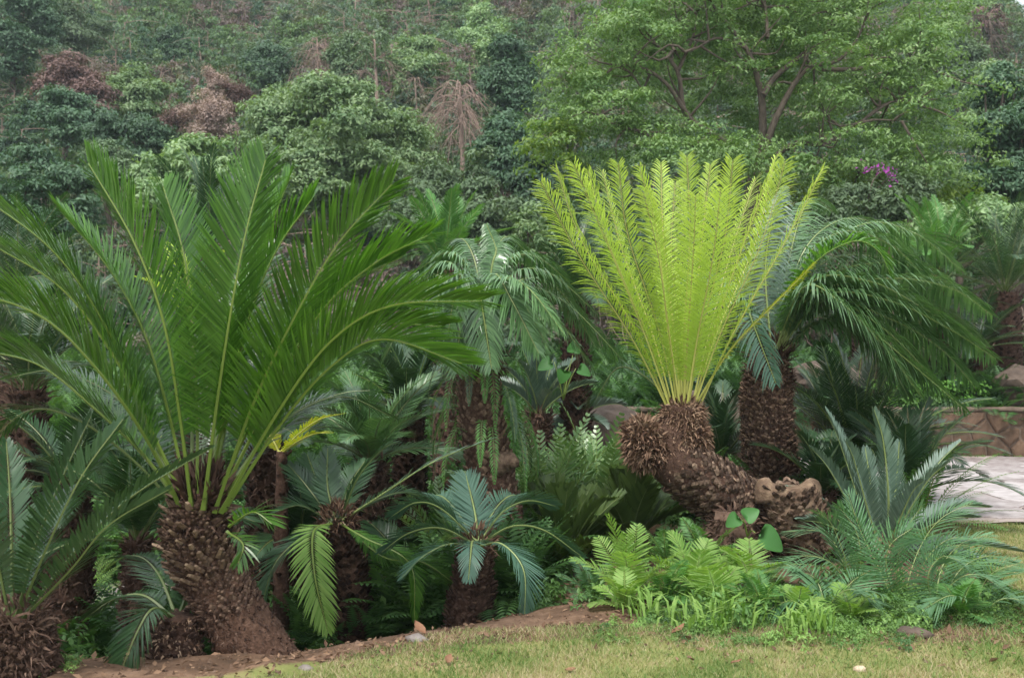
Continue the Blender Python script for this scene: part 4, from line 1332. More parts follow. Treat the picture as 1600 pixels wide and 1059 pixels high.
fern('fern', 'pale lime sword fern leftmost at the edge of the lawn', 985, 962, 6.6, 9, .55, 'sword', ((82, 60), (66, 30), (45, 5)))
fern('fern', 'pale lime sword fern right of the tallest lime one', 1085, 950, 6.7, 9, .40, 'sword', ((75, 50), (58, 25), (38, 5)))
fern('fern', 'bright yellow-green fern in front of the fibrous root foot', 1125, 965, 6.3, 10, .33, 'sword', ((70, 30), (45, 10), (25, -5)))
fern('fern', 'pale feathery fern under the bent trunk', 1175, 935, 6.7, 10, .38, 'sword', ((70, 30), (45, 5), (25, -10)), mats=['fern_light', 'rachis_pale'], w=.009, n=36)
fern('fern', 'small lacy fern between the two lime sword ferns', 1040, 975, 6.4, 10, .30, 'lace')
fern('fern', 'low dull fern beside the reddish soil patch', 930, 955, 6.8, 10, .32, 'lace', mats=['fern_blue', 'rachis_dark'])
fern('fern', 'lacy green fern low at the lawn edge under the lime ferns', 1190, 985, 6.1, 12, .30, 'lace')
fern('fern', 'green fern under the bent trunk near the heart-shaped leaves', 1105, 880, 7.4, 10, .42, 'lace', mats=['fern_green', 'rachis_green'], n=30)
fern('fern', 'small pale fern at the lawn edge below the comb ferns', 1330, 1000, 5.95, 10, .24, 'lace', mats=['fern_light', 'rachis_green'])
fern('fern', 'tiny yellow-green fern at the lawn edge between lime and comb ferns', 1245, 1000, 6.0, 9, .22, 'sword', n=16, L=.07)
fern('fern', 'small dull fern beside the withered curled frond', 1500, 1000, 6.0, 10, .26, 'lace')
fern('fern', 'spiky pale fern left of the orange-brown leaf at the lawn edge', 975, 985, 6.25, 9, .26, 'sword', n=18, L=.08)
fern('fern', 'shaded fern behind the lime sword ferns', 1040, 870, 7.8, 10, .42, 'lace')


def comb_fern(label, px, py, d, lines, style='comb'):
    c = W(px, py, d)
    base = np.array((c[0], c[1], gz(c[0], c[1])))
    root = thing('fern', label, 'fern', base, 'ferns by the lawn')
    hero_fronds(root, base, None, d, lines, style)
    return root


comb_fern('blue-green comb fern arching left below the broken stump', 1330, 920, 6.7, [
    [(1325, 930, 0), (1290, 890, -.1), (1235, 882, -.15), (1165, 905, -.2)], [(1328, 925, 0), (1300, 880, 0), (1260, 868, 0), (1220, 880, .1)],
    [(1330, 925, .1), (1310, 860, .2), (1285, 830, .3), (1230, 830, .35)], [(1330, 925, 0), (1320, 870, -.1), (1300, 820, -.1), (1280, 800, -.1)],
    [(1335, 928, 0), (1345, 880, -.1), (1338, 830, -.1), (1310, 790, -.05)], [(1325, 935, 0), (1300, 925, -.2), (1260, 925, -.3), (1220, 955, -.3)]])
comb_fern('blue-green comb fern with tall fronds right before the grey-blue cycad', 1405, 950, 6.5, [
    [(1405, 945, 0), (1402, 880, -.1), (1415, 830, -.15), (1440, 790, -.1)], [(1402, 945, 0), (1385, 890, -.15), (1392, 850, -.2), (1425, 825, -.2)],
    [(1408, 945, .1), (1435, 860, .2), (1470, 810, .2), (1520, 785, .2)], [(1400, 950, -.1), (1375, 930, -.3), (1350, 925, -.4), (1345, 960, -.4)],
    [(1410, 948, .1), (1450, 870, .1), (1490, 840, .1), (1540, 850, .1)], [(1398, 945, 0), (1370, 880, .1), (1345, 830, .2), (1325, 770, .25)]])
comb_fern('blue-green comb fern arching right over the lawn', 1470, 960, 6.4, [
    [(1465, 955, 0), (1490, 910, -.1), (1530, 898, -.15), (1588, 935, -.2)], [(1465, 955, 0), (1500, 890, .1), (1550, 868, .1), (1612, 890, .1)],
    [(1468, 960, -.1), (1510, 955, -.2), (1550, 970, -.25), (1605, 1010, -.3)], [(1462, 955, 0), (1470, 890, .1), (1500, 850, .2), (1545, 835, .2)],
    [(1465, 965, -.1), (1490, 985, -.3), (1530, 1000, -.35), (1575, 1030, -.4)], [(1460, 955, 0), (1450, 900, -.1), (1470, 870, -.1), (1500, 875, -.15)]])
comb_fern('low blue-green comb fern between the stump and the lawn edge', 1290, 985, 6.15, [
    [(1290, 985, 0), (1260, 945, -.1), (1225, 940, -.15), (1180, 968, -.2)], [(1292, 985, 0), (1300, 940, -.1), (1330, 920, -.15), (1370, 940, -.2)],
    [(1290, 985, .1), (1285, 930, .2), (1270, 900, .3), (1240, 892, .3)], [(1292, 985, .1), (1310, 935, .2), (1335, 905, .3), (1362, 890, .35)]])
comb_fern('blue-green comb fern at the lower right corner of the bed', 1530, 985, 6.1, [
    [(1530, 985, 0), (1515, 945, -.1), (1485, 930, -.15), (1445, 950, -.2)], [(1532, 985, 0), (1550, 945, -.1), (1585, 935, -.15), (1640, 965, -.2)],
    [(1530, 985, .1), (1530, 930, .2), (1550, 895, .3), (1590, 880, .3)], [(1530, 988, -.1), (1550, 975, -.25), (1580, 990, -.3), (1605, 1025, -.35)]])
# the withered frond curled under the right-hand fern
r_ = thing('dry_frond', 'withered brown curled frond lying under the right fern', 'frond', W(1405, 985, 6.2))
b_ = np.array(r_.location)
hero_fronds(r_, b_, None, 6.2, [[(1398, 985, 0), (1425, 955, -.1), (1455, 945, -.12), (1472, 962, -.15), (1480, 985, -.15)],
                                dict(p=[(1396, 980, .05), (1410, 962, .05), (1440, 950, 0), (1462, 955, 0)], n=26)], 'dry', L=.10, w=.014)

fern('leafy_shrub', 'glossy light green zamia shrub right of the fern-hung trunk', 850, 770, 8.9, 30, 1.2, 'zamia', ((84, 60), (72, 35), (58, 5)), 'shrub', 'broad-leaved shrubs')
fern('leafy_shrub', 'glossy mid green zamia shrub next to the bent shaggy trunk', 935, 775, 9.3, 28, 1.15, 'zamia', ((84, 60), (72, 35), (58, 5)), 'shrub', 'broad-leaved shrubs', w=.034, n=16)
fern('leafy_shrub', 'light green zamia shrub behind the blue star-shaped cycad', 700, 800, 8.7, 22, 1.1, 'zamia', ((82, 55), (66, 20), (45, -5)), 'shrub', 'broad-leaved shrubs')
fern('leafy_shrub', 'olive broad-lobed shrub below the glossy light green one', 880, 850, 8.2, 24, .75, 'olive', ((84, 65), (68, 40), (50, 15)), 'shrub', 'broad-leaved shrubs')
fern('leafy_shrub', 'olive broad-lobed shrub left under the bent trunk', 985, 855, 8.5, 18, .62, 'olive', ((84, 65), (68, 40), (50, 15)), 'shrub', 'broad-leaved shrubs')
fern('leafy_shrub', 'pale broad-leaved shrub in the shade right of the rust-hearted cycad', 480, 780, 8.9, 16, .7, 'zamia', ((82, 55), (66, 20), (45, -5)), 'shrub', 'broad-leaved shrubs')
fern('leafy_shrub', 'bright green shrub by the path in the lower left gap', 118, 960, 9.3, 40, .8, 'lace', ((75, 30), (50, 10), (30, -10)), 'shrub', 'broad-leaved shrubs', mats=['fern_light', 'rachis_green'])
fern('leafy_shrub', 'dark ferny shrub behind the grey-blue cycad', 1440, 800, 8.9, 30, .95, 'lace', ((75, 30), (50, 10), (30, -10)), 'shrub', 'broad-leaved shrubs')


def heart_leaf(w):
    """outline of a broad heart-shaped blade, tip towards +X"""
    t = np.linspace(0, 2 * np.pi, 17)[:-1]
    x = .5 + .5 * np.cos(t) - .16 * np.exp(-((t - np.pi) / .5) ** 2) * -1.2
    y = .42 * np.sin(t) * (1 - .45 * np.cos(t)) * w
    return x, y


def broad_plant(label, px, py, d, blades, size, mat='broad'):
    c = W(px, py, d)
    base = np.array((c[0], c[1], c[2] - .02))
    root = thing('broad_leaf_plant', label, 'plant', base, 'plants with broad leaves')
    for (bx, by, dd, ang, tilt, s) in blades:
        p = W(bx, by, d + dd)
        mb = MB()
        tube(mb, [c, (c + p) / 2 + (0, 0, .03), p], [.007, .006, .004], 5, 1, n=7)
        x, y = heart_leaf(1.0)
        ca, sa = math.cos(R(ang)), math.sin(R(ang))
        ax = np.array((ca * math.cos(R(tilt)), -math.sin(R(tilt)) * .6, sa))
        ax = ax / np.linalg.norm(ax)
        view = nrm(np.array((.15, -1.0, .75)))
        sd = nrm(np.cross(view, ax))
        nn = np.cross(ax, sd)
        S = size * s
        rim = p + (x[:, None] * ax + y[:, None] * sd) * S + nn * (np.abs(y)[:, None] * .35 - (x[:, None] ** 2) * .22) * S
        o = mb.add(rim)
        mid = mb.add(p + np.array([.12, .4, .75])[:, None] * ax * S - nn * np.array([0, .035, .12])[:, None] * S)
        k = np.arange(16)
        near = np.where(x < .28, mid, np.where(x < .6, mid + 1, mid + 2))
        for i in range(16):
            a, b = i, (i + 1) % 16
            if near[a] == near[b]:
                mb.faces([[o + a, o + b, near[a]]], 0, .5)
            else:
                mb.faces([[o + a, o + b, near[b], near[a]]], 0, .5)
        link('leaf', mb.mesh('leaf', [mat, 'rachis_green'], True, base), root)


broad_plant('climber with three heart-shaped leaves on the bent trunk', 1168, 838, 7.45, [(1160, 812, -.05, 35, 10, .8), (1158, 806, -.02, 210, 10, .75), (1180, 832, -.1, -25, 20, 1.3)], .18)
broad_plant('elephant-ear plant with round leaves right of the fern-hung crown', 880, 625, 10.4, [(866, 565, 0, 200, 10, .9), (884, 575, -.1, 250, 20, .8), (900, 575, 0, -20, 20, .8), (895, 555, .1, 80, 10, .8)], .21)


# ------------------------------------------------------------------ hedge on the wall
def hedge(label, x0, x1, y, zb, zt, depth):
    root = thing('hedge', label, 'hedge', ((x0 + x1) / 2, y, zb), 'hedges on the wall')
    off = np.array(root.location)
    mb = MB()
    for x in np.arange(x0 + .1, x1, .22):
        tube(mb, [(x, y, zb), (x + .03, y, (zb + zt) / 2), (x - .02, y, zt - .08)], [.012, .01, .006], 5, n=5)
    s = link('stems', mb.mesh('stems', 'bark_tree', True, off), root)
    s['kind'] = 'stuff'
    mb = MB()
    k = int(2600 * (x1 - x0) * (zt - zb))
    f = rng.random((k, 3))
    P = np.stack([x0 + f[:, 0] * (x1 - x0), y + (f[:, 1] - .5) * depth, zb + .06 + f[:, 2] * (zt - zb - .04)], 1)
    P[:, 2] += .06 * (vnoise(P[:, 0] * 3, P[:, 1] * 3, 9) - .5)
    leaves(mb, P, np.stack([(f[:, 0] - .5) * .5, (f[:, 1] - .5) * 2 - .3, np.full(k, .7)], 1), np.full(k, .055), 0, .6, .2)
    c = link('foliage', mb.mesh('foliage', 'hedge', False, off), root)
    c['kind'] = 'stuff'


hedge('clipped bright green hedge along the top of the stone wall', 5.9, 7.45, 15.75, .58, 1.14, .5)
hedge('short bright green hedge clump left of the longer one', 4.95, 5.75, 15.8, .58, 1.2, .5)


# ------------------------------------------------------------------ trees behind the garden
def lob(px, py, d, rx, ry=None, rz=None):
    """a lobe of a crown: centre at a pixel and depth, radii in pixels at that depth"""
    k = d / FPX
    ry = rx if ry is None else ry
    return (W(px, py, d), np.array((rx, (rx + ry) / 2 if rz is None else rz, ry)) * k)


def on_ground(px, d, sink=.2):
    p = W(px, 550, d)
    return np.array((p[0], p[1], gz(p[0], p[1]) - sink))


def big_tree():
    d = 23.0
    base = on_ground(1175, d)
    root = thing('broadleaf_tree', 'huge spreading broadleaf tree with open branches above the chartreuse cycad', 'tree', base, 'trees behind the garden')
    mb = MB()
    k = d / FPX
    q = lambda pts, dd: [W(x, y, d + e) for (x, y), e in zip(pts, np.linspace(*dd, len(pts)))]
    tube(mb, [base, W(1182, 470, d), W(1180, 330, d), W(1190, 240, d)], np.array([30, 24, 20, 17]) * k, 10, lump=.06)
    tufts = []
    limbs_ = [([(1190, 245), (1192, 190), (1188, 140), (1168, 80), (1122, 20), (1080, -40)], (0, -.8), 13),
              ([(1192, 150), (1212, 120), (1260, 80), (1310, 30), (1340, -20)], (-.4, .5), 9),
              ([(1192, 245), (1215, 180), (1258, 110), (1310, 95), (1345, 50), (1360, -10)], (-.2, -1.2), 11),
              ([(1285, 108), (1340, 108), (1400, 92), (1460, 110)], (-.8, -1.0), 7),
              ([(1200, 60), (1196, 10), (1190, -40)], (-.2, .3), 6),
              ([(1186, 260), (1130, 220), (1072, 178), (1058, 110), (1010, 50), (980, -10)], (0, -1.0), 12),
              ([(1068, 170), (1040, 130), (1000, 105), (950, 108)], (-.6, -1.2), 7),
              ([(1060, 110), (1085, 50), (1090, -10)], (-.6, 0), 6),
              ([(1130, 222), (1060, 225), (980, 200), (910, 180)], (0, -1.4), 8),
              ([(1195, 260), (1240, 225), (1292, 225), (1350, 190), (1420, 190)], (0, -1.6), 9),
              ([(1200, 262), (1260, 262), (1330, 262), (1400, 290)], (.2, -.6), 8),
              ([(1340, 195), (1390, 160), (1440, 165)], (-.8, -1.4), 5),
              ([(1165, 75), (1120, 60), (1080, 80), (1050, 80)], (-.6, -1.2), 5)]
    for pts, dd, r0 in limbs_:
        tube(mb, q(pts, dd), np.array([r0, r0 * .7, r0 * .42, r0 * .06]) * k * .58, 7, cap=False, n=len(pts) * 4)
        Cq = curve(q(pts, dd), 24)
        for i in range(9):
            a_ = Cq[rng.integers(8, 24)]
            e_ = a_ + nrm(rng.normal(0, 1, 3) + (0, -.2, .3)) * rng.uniform(.5, 1.3)
            tube(mb, [a_, (a_ + e_) / 2 + rng.normal(0, .12, 3), e_], [.035, .022, .006], 5, n=6, cap=False)
            tufts.append((e_, (.35, .35, .2)))
    t = link('trunk', mb.mesh('trunk', 'bark_tree', True, base), root)
    mb = MB()
    front = [lob(985, 40, d - .8, 95, 70), lob(905, 130, d - .5, 75, 62), lob(880, 205, d, 62, 55), lob(960, 190, d - 1.2, 90, 60), lob(1060, 245, d - 1.6, 110, 55),
             lob(1120, 175, d + 1.5, 80, 60), lob(1120, 25, d + .8, 80, 60), lob(1230, 20, d + 1, 100, 60), lob(1360, 30, d - .5, 110, 70), lob(1420, 110, d - .8, 80, 70),
             lob(1370, 150, d - .2, 90, 45), lob(1440, 205, d, 85, 65), lob(1470, 275, d - .2, 75, 60), lob(1380, 245, d - 1.4, 100, 48), lob(1265, 190, d + 1.6, 100, 60),
             lob(1230, 275, d - 1.2, 110, 45), lob(1150, 255, d - 1.4, 90, 50), lob(920, 260, d, 70, 40), lob(1000, 120, d + 1.4, 100, 80), lob(1280, 90, d + 2.2, 130, 90),
             lob(1180, 90, d + 2.4, 110, 90), lob(1060, 60, d + 2, 110, 80), lob(1200, -70, d, 300, 90), lob(960, -60, d, 110, 80), lob(1480, 40, d + 1, 45, 60), lob(1500, 330, d, 50, 40)]
    crown(mb, front, 1450, 88, .098, .40, flat=.42, aspect=.42, zmin=-.6, shell=.25)
    crown(mb, tufts, 420, 60, .098, .34, flat=.5, aspect=.42, zmin=-.6, shell=.25)
    c = link('crown', mb.mesh('crown', 'tree_big', False, base), root)
    c['kind'] = 'stuff'
    mb = MB()
    crown(mb, [lob(870, 235, d - .8, 50, 45), lob(1320, 300, d + 1.2, 90, 45), lob(1470, 320, d + .5, 70, 45)], 90, 50, .15, .4, flat=.45)
    c = link('young_foliage', mb.mesh('young_foliage', 'tree_yel', False, base), root)
    c['kind'] = 'stuff'


big_tree()

G = 'trees behind the garden'
d = 34.0
tree('broadleaf_tree', 'dense round-headed light green tree in the middle distance, above the vivid fronds', on_ground(540, d), W(535, 330, d),
     [lob(480, 165, d, 75, 45), lob(540, 180, d - 1, 90, 55), lob(440, 215, d - .5, 80, 55), lob(610, 215, d, 65, 50), lob(520, 240, d - 2, 110, 60), lob(580, 280, d - 2, 85, 60), lob(440, 290, d - 1.5, 80, 60), lob(640, 245, d, 35, 40), lob(500, 310, d - 2, 90, 55)],
     .32, 620, 120, .15, 'tree_mid', .60, group=G, flat=.5)
d = 29.0
tree('olive_tree', 'low olive-green rounded tree right of the dense round-headed one', on_ground(720, d), W(715, 370, d),
     [lob(690, 300, d, 70, 40), lob(740, 290, d, 60, 40), lob(650, 340, d - 1, 70, 45), lob(750, 345, d - 1.5, 65, 50), lob(700, 360, d - 2, 80, 45), lob(800, 345, d, 45, 40)],
     .18, 330, 70, .14, 'tree_olive', .42, group=G)
d = 27.0
tree('bush', 'yellow-green leafy bush between the olive tree and the chartreuse fronds', on_ground(830, d), W(830, 420, d),
     [lob(825, 355, d, 48, 38), lob(850, 395, d - .5, 45, 40), lob(800, 400, d, 45, 30)], .08, 90, 60, .14, 'tree_mid', .35, cat='bush', group=G)
d = 30
tree('bush', 'mid green bush in front of the round-headed tree, left of it', on_ground(330, d), W(330, 360, d),
     [lob(300, 240, d, 60, 30), lob(260, 270, d - 1, 60, 35), lob(340, 275, d - 1, 60, 35), lob(300, 320, d - 2, 80, 45)], .14, 230, 60, .16, 'tree_mid', .45, cat='bush', group=G)
d = 36
tree('bush', 'dark blue-green domed bush left of the withered brown shrub', on_ground(210, d), W(215, 240, d),
     [lob(200, 200, d, 55, 26), lob(240, 215, d - .5, 45, 25), lob(165, 215, d, 30, 20), lob(205, 240, d - 1, 60, 28)], .12, 200, 90, .13, 'tree_dark', .42, cat='bush', group=G)
d = 32
tree('bush', 'pale-tipped yellowish bush below the dark domed bush', on_ground(165, d), W(165, 300, d),
     [lob(165, 240, d, 32, 26), lob(192, 268, d - .5, 30, 24), lob(150, 275, d - .5, 34, 26)], .1, 110, 80, .11, 'tree_olive', .36, cat='bush', group=G)
d = 28
tree('bush', 'dark bushy tree behind the top of the leftmost fronds', on_ground(60, d), W(60, 360, d),
     [lob(40, 300, d, 70, 40), lob(110, 290, d - .5, 60, 40), lob(60, 260, d + 1, 60, 30), lob(20, 340, d, 70, 45), lob(110, 345, d - 1, 70, 45)], .16, 260, 62, .14, 'tree_dark', .42, cat='bush', group=G)
d = 40
tree('dead_shrub', 'withered pinkish-brown shrub left of the round-headed tree', on_ground(340, d), W(338, 220, d),
     [lob(325, 165, d, 35, 40), lob(345, 195, d - .5, 35, 32), lob(310, 205, d, 28, 25), lob(335, 130, d + .5, 22, 22)], .12, 190, 120, .085, 'dead_leaf', .36, cat='dead shrub', group='withered plants on the hill', flat=.9)
tree('dead_shrub', 'dark russet withered shrub just right of the pinkish-brown one', on_ground(378, d + 1), W(372, 200, d + 1),
     [lob(370, 165, d + 1, 25, 32), lob(280, 190, d + 1, 30, 26)], .1, 90, 110, .09, 'dead_dark', .38, cat='dead shrub', group='withered plants on the hill', flat=.9)
d = 21
tree('shrub', 'pale-leaved shrub with a thin stem below the magenta flowers', on_ground(1385, d), W(1385, 400, d),
     [lob(1330, 310, d, 60, 35), lob(1390, 330, d - .5, 60, 40), lob(1300, 345, d - 1, 50, 35), lob(1430, 310, d, 40, 35)], .07, 170, 48, .11, 'tree_olive', .34, 'bark_pale', 'shrub', G)
d = 19.5
tree('bush', 'yellowish small-leaved bush above the right cycads', on_ground(1500, d), W(1500, 420, d),
     [lob(1490, 360, d, 60, 35), lob(1430, 375, d, 40, 25), lob(1550, 345, d, 55, 35), lob(1590, 380, d - .5, 45, 40)], .09, 220, 55, .10, 'tree_mid', .34, cat='bush', group=G)
d = 26
tree('broadleaf_tree', 'shaded dark green tree at the right edge beyond the huge spreading one', on_ground(1575, d), W(1575, 380, d),
     [lob(1560, 210, d, 60, 50), lob(1600, 250, d, 70, 60), lob(1570, 300, d - 1, 70, 50), lob(1620, 180, d, 60, 60), lob(1540, 330, d - .5, 50, 40), lob(1570, 140, d + 1, 45, 35)], .25, 420, 62, .15, 'tree_dark', .46, group=G)


def flowers(label, px, py, d):
    c = W(px, py, d)
    root = thing('flower_spray', label, 'flowers', c + np.array((-.3, 0, -.9)), 'flowers')
    off = np.array(root.location)
    mb = MB()
    tube(mb, [off, c + (-.15, 0, -.2), c + (.1, 0, .05)], [.02, .015, .008], 5, n=8)
    link('stem', mb.mesh('stem', 'bark_tree', True, off), root)
    mb = MB()
    for x, y in ((1352, 263), (1365, 265), (1378, 262), (1392, 270), (1396, 278), (1385, 268)):
        p = W(x, y, d)
        q = p + rng.normal(0, .07, (11, 3))
        leaves(mb, q, nrm(rng.normal(0, 1, (11, 3)) + (0, -.6, .4)), np.full(11, .065), 0, .8, .1)
    f = link('petals', mb.mesh('petals', 'petal', False, off), root)
    f['kind'] = 'stuff'


flowers('magenta bougainvillea flowers under the spreading tree', 1375, 268, 20.6)


# --- bare trees on the slope
def bare_tree(label, px, py0, py1, d, r0, twigs, droop, spread, mat='bark_pale', crown_mat=None, group='bare trees on the slope'):
    top = W(px, py1, d)
    base = W(px + 3, py0, d)
    g = gz(base[0], base[1])
    base[2] = min(base[2], g) if base[2] - g < 3 else base[2]
    base[2] = g - .2
    root = thing('bare_tree', label, 'dead tree', base, group)
    mb = MB()
    tube(mb, [base, base * .5 + top * .5 + (.08, 0, 0), top], [r0, r0 * .75, r0 * .25], 7, n=12, lump=.05)
    H = top[2] - W(px, py0, d)[2]
    for i in range(twigs):
        f = rng.uniform(.35, 1.0)
        s = top - np.array((0, 0, (1 - f) * H))
        a = rng.uniform(0, 2 * np.pi)
        e = s + np.array((math.cos(a), math.sin(a), 0)) * spread * rng.uniform(.4, 1) + (0, 0, rng.uniform(-droop, .35))
        m = (s + e) / 2 + (0, 0, rng.uniform(.1, .5))
        tube(mb, [s, m, e], [r0 * .2, r0 * .13, r0 * .04], 5, n=8, cap=False)
        for _ in range(5):
            e2 = e + rng.normal(0, .5, 3) + (0, 0, -droop * .5)
            tube(mb, [m, (m + e2) / 2 + rng.normal(0, .1, 3), e2], [r0 * .08, r0 * .055, r0 * .02], 4, n=5, cap=False)
    link('trunk', mb.mesh('trunk', mat, True, base), root)
    if crown_mat:
        mb = MB()
        crown(mb, [(top + (0, 0, -.1), (.9, .9, .5)), (top + (-.5, 0, -.7), (.7, .7, .4)), (top + (.5, .2, -.9), (.6, .6, .4))], 40, 40, .16, .35)
        c = link('crown', mb.mesh('crown', crown_mat, False, base), root)
        c['kind'] = 'stuff'


bare_tree('bare grey-pink dead tree with drooping twigs left of the spreading tree', 718, 240, 128, 40, .13, 40, 1.3, 1.5)
bare_tree('slim tall trunk with a small tuft above the round-headed tree', 585, 165, 62, 46, .14, 9, .4, 1.5, 'bark_pale', 'tree_olive')
bare_tree('thin pale dead stem right of the slim tufted trunk, far up the slope', 648, 160, 122, 47, .08, 7, .5, 1.0)
bare_tree('russet bare tree near the top right corner', 1545, 110, 20, 60, .22, 30, 1.4, 2.0, 'bark_tree', 'dead_dark')
bare_tree('small pale bare tree left of the slim tufted trunk', 495, 110, 60, 50, .10, 18, 1.2, 1.3)

# --- trees that stand out on the slope, one by one
HT = [('conifer-like pointed mid green tree left of the big spreading crown, upper slope', 755, 55, 58, (45, 45), 'tree_mid', 120),
      ('dark leafy tree with glossy crown between dead tree and spreading tree', 795, 115, 42, (48, 55), 'tree_dark', 200),
      ('dark blue-green tree in the top left corner', 30, 40, 50, (70, 60), 'tree_dark', 220),
      ('grey-green tree near the top left skyline gap', 110, 45, 58, (60, 45), 'tree_olive', 150),
      ('bluish tree on the skyline right of the gap', 600, 30, 70, (50, 35), 'tree_dark', 120),
      ('rounded bluish tree high in the middle of the slope', 270, 75, 62, (48, 34), 'tree_dark', 130),
      ('olive tree left of the slim tufted trunk', 545, 85, 50, (38, 36), 'tree_olive', 110),
      ('light green tree right of the slim tufted trunk', 650, 95, 50, (55, 40), 'tree_mid', 150),
      ('dark tree on the slope above the withered pinkish shrub', 420, 95, 52, (45, 32), 'tree_dark', 120),
      ('light green bush left of the withered pinkish shrub', 215, 140, 46, (55, 32), 'tree_mid', 140),
      ('brownish thicket tree on the left slope', 115, 130, 44, (65, 50), 'dead_dark', 130),
      ('purplish-brown thicket above the round-headed tree, near the top', 700, 70, 66, (50, 34), 'dead_dark', 90),
      ('dark green bush low on the left slope under the brown thicket', 110, 175, 40, (55, 35), 'tree_dark', 150),
      ('skyline tree between the two right sky gaps', 1525, 25, 62, (30, 32), 'tree_mid', 100),
      ('green tree at the right below the russet bare tree', 1545, 150, 40, (50, 45), 'tree_mid', 150),
      ('hanging creeper-covered tree on the right slope', 1500, 90, 50, (42, 55), 'tree_olive', 140),
      ('dark tree at the foot of the slope behind the olive tree', 790, 220, 36, (50, 50), 'tree_dark', 190),
      ('shaded tree between the dead tree and the spreading tree, low', 840, 280, 31, (45, 55), 'tree_dark', 180)]
for lab, px, py, d, (rx, ry), mat, n in HT:
    n = int(n * 1.25)
    b = on_ground(px, d)
    f = W(px, py + ry * .7, d)
    lobes_ = [lob(px, py - ry * .35, d, rx * .6, ry * .6), lob(px - rx * .45, py + ry * .15, d - .4, rx * .55, ry * .5), lob(px + rx * .45, py + ry * .1, d, rx * .55, ry * .5), lob(px, py + ry * .4, d - .8, rx * .7, ry * .45),
              lob(px + rng.uniform(-.3, .3) * rx, py + ry * .95, d - 1.0, rx * .6, ry * .5)]
    tree('hillside_tree', lab, b, f, lobes_, .14, n, 80, .125 + .0010 * d, mat, .34 + .006 * d, group='trees that stand out on the slope', cat='tree')


# ------------------------------------------------------------------ masses nobody could count: slope scrub, undergrowth, grass
def scatter(name, label, cat, pts, rot, scl, pick, hue, protos):
    """plants of a mass set on points; the mass is one object"""
    me = bpy.data.meshes.new(name)
    me.vertices.add(len(pts))
    me.vertices.foreach_set('co', np.asarray(pts, np.float32).ravel())
    for nm, tp, dat in (('rz', 'FLOAT', rot), ('sc', 'FLOAT', scl), ('hue', 'FLOAT', hue), ('pick', 'INT', pick)):
        a = me.attributes.new(nm, tp, 'POINT')
        a.data.foreach_set('value', np.asarray(dat, np.int32 if tp == 'INT' else np.float32))
    o = link(name, me)
    coll = bpy.data.collections.new(name + '_plants')
    for p in protos:
        coll.objects.link(p)
    ng = bpy.data.node_groups.new(name, 'GeometryNodeTree')
    ng.interface.new_socket('Geometry', in_out='INPUT', socket_type='NodeSocketGeometry')
    ng.interface.new_socket('Geometry', in_out='OUTPUT', socket_type='NodeSocketGeometry')
    gi, go = ng.nodes.new('NodeGroupInput'), ng.nodes.new('NodeGroupOutput')
    ip = ng.nodes.new('GeometryNodeInstanceOnPoints')
    ci = ng.nodes.new('GeometryNodeCollectionInfo')
    ci.inputs[0].default_value = coll
    ci.inputs[1].default_value = True
    ci.inputs[2].default_value = True

    def att(nm, tp):
        n = ng.nodes.new('GeometryNodeInputNamedAttribute')
        n.data_type = tp
        n.inputs[0].default_value = nm
        return n.outputs[0]
    ng.links.new(gi.outputs[0], ip.inputs['Points'])
    ng.links.new(ci.outputs[0], ip.inputs['Instance'])
    ip.inputs['Pick Instance'].default_value = True
    ng.links.new(att('pick', 'INT'), ip.inputs['Instance Index'])
    cx = ng.nodes.new('ShaderNodeCombineXYZ')
    ng.links.new(att('rz', 'FLOAT'), cx.inputs[2])
    ng.links.new(cx.outputs[0], ip.inputs['Rotation'])
    ng.links.new(att('sc', 'FLOAT'), ip.inputs['Scale'])
    ng.links.new(ip.outputs[0], go.inputs[0])
    md = o.modifiers.new('plants', 'NODES')
    md.node_group = ng
    return tag(o, label, cat, kind='stuff')


def bush_proto(name, lobes, n_clump, n_leaf, leaf, rc, mat, stems=True, **kw):
    mb = MB()
    crown(mb, lobes, n_clump, n_leaf, leaf, rc, 0, **kw)
    if stems:
        for c, r in lobes:
            tube(mb, [(0, 0, -.6), np.asarray(c) * .5, c], [.07, .05, .02], 5, 1, n=6, cap=False)
    return bpy.data.objects.new(name, mb.mesh(name, [mat, 'bark_tree']))


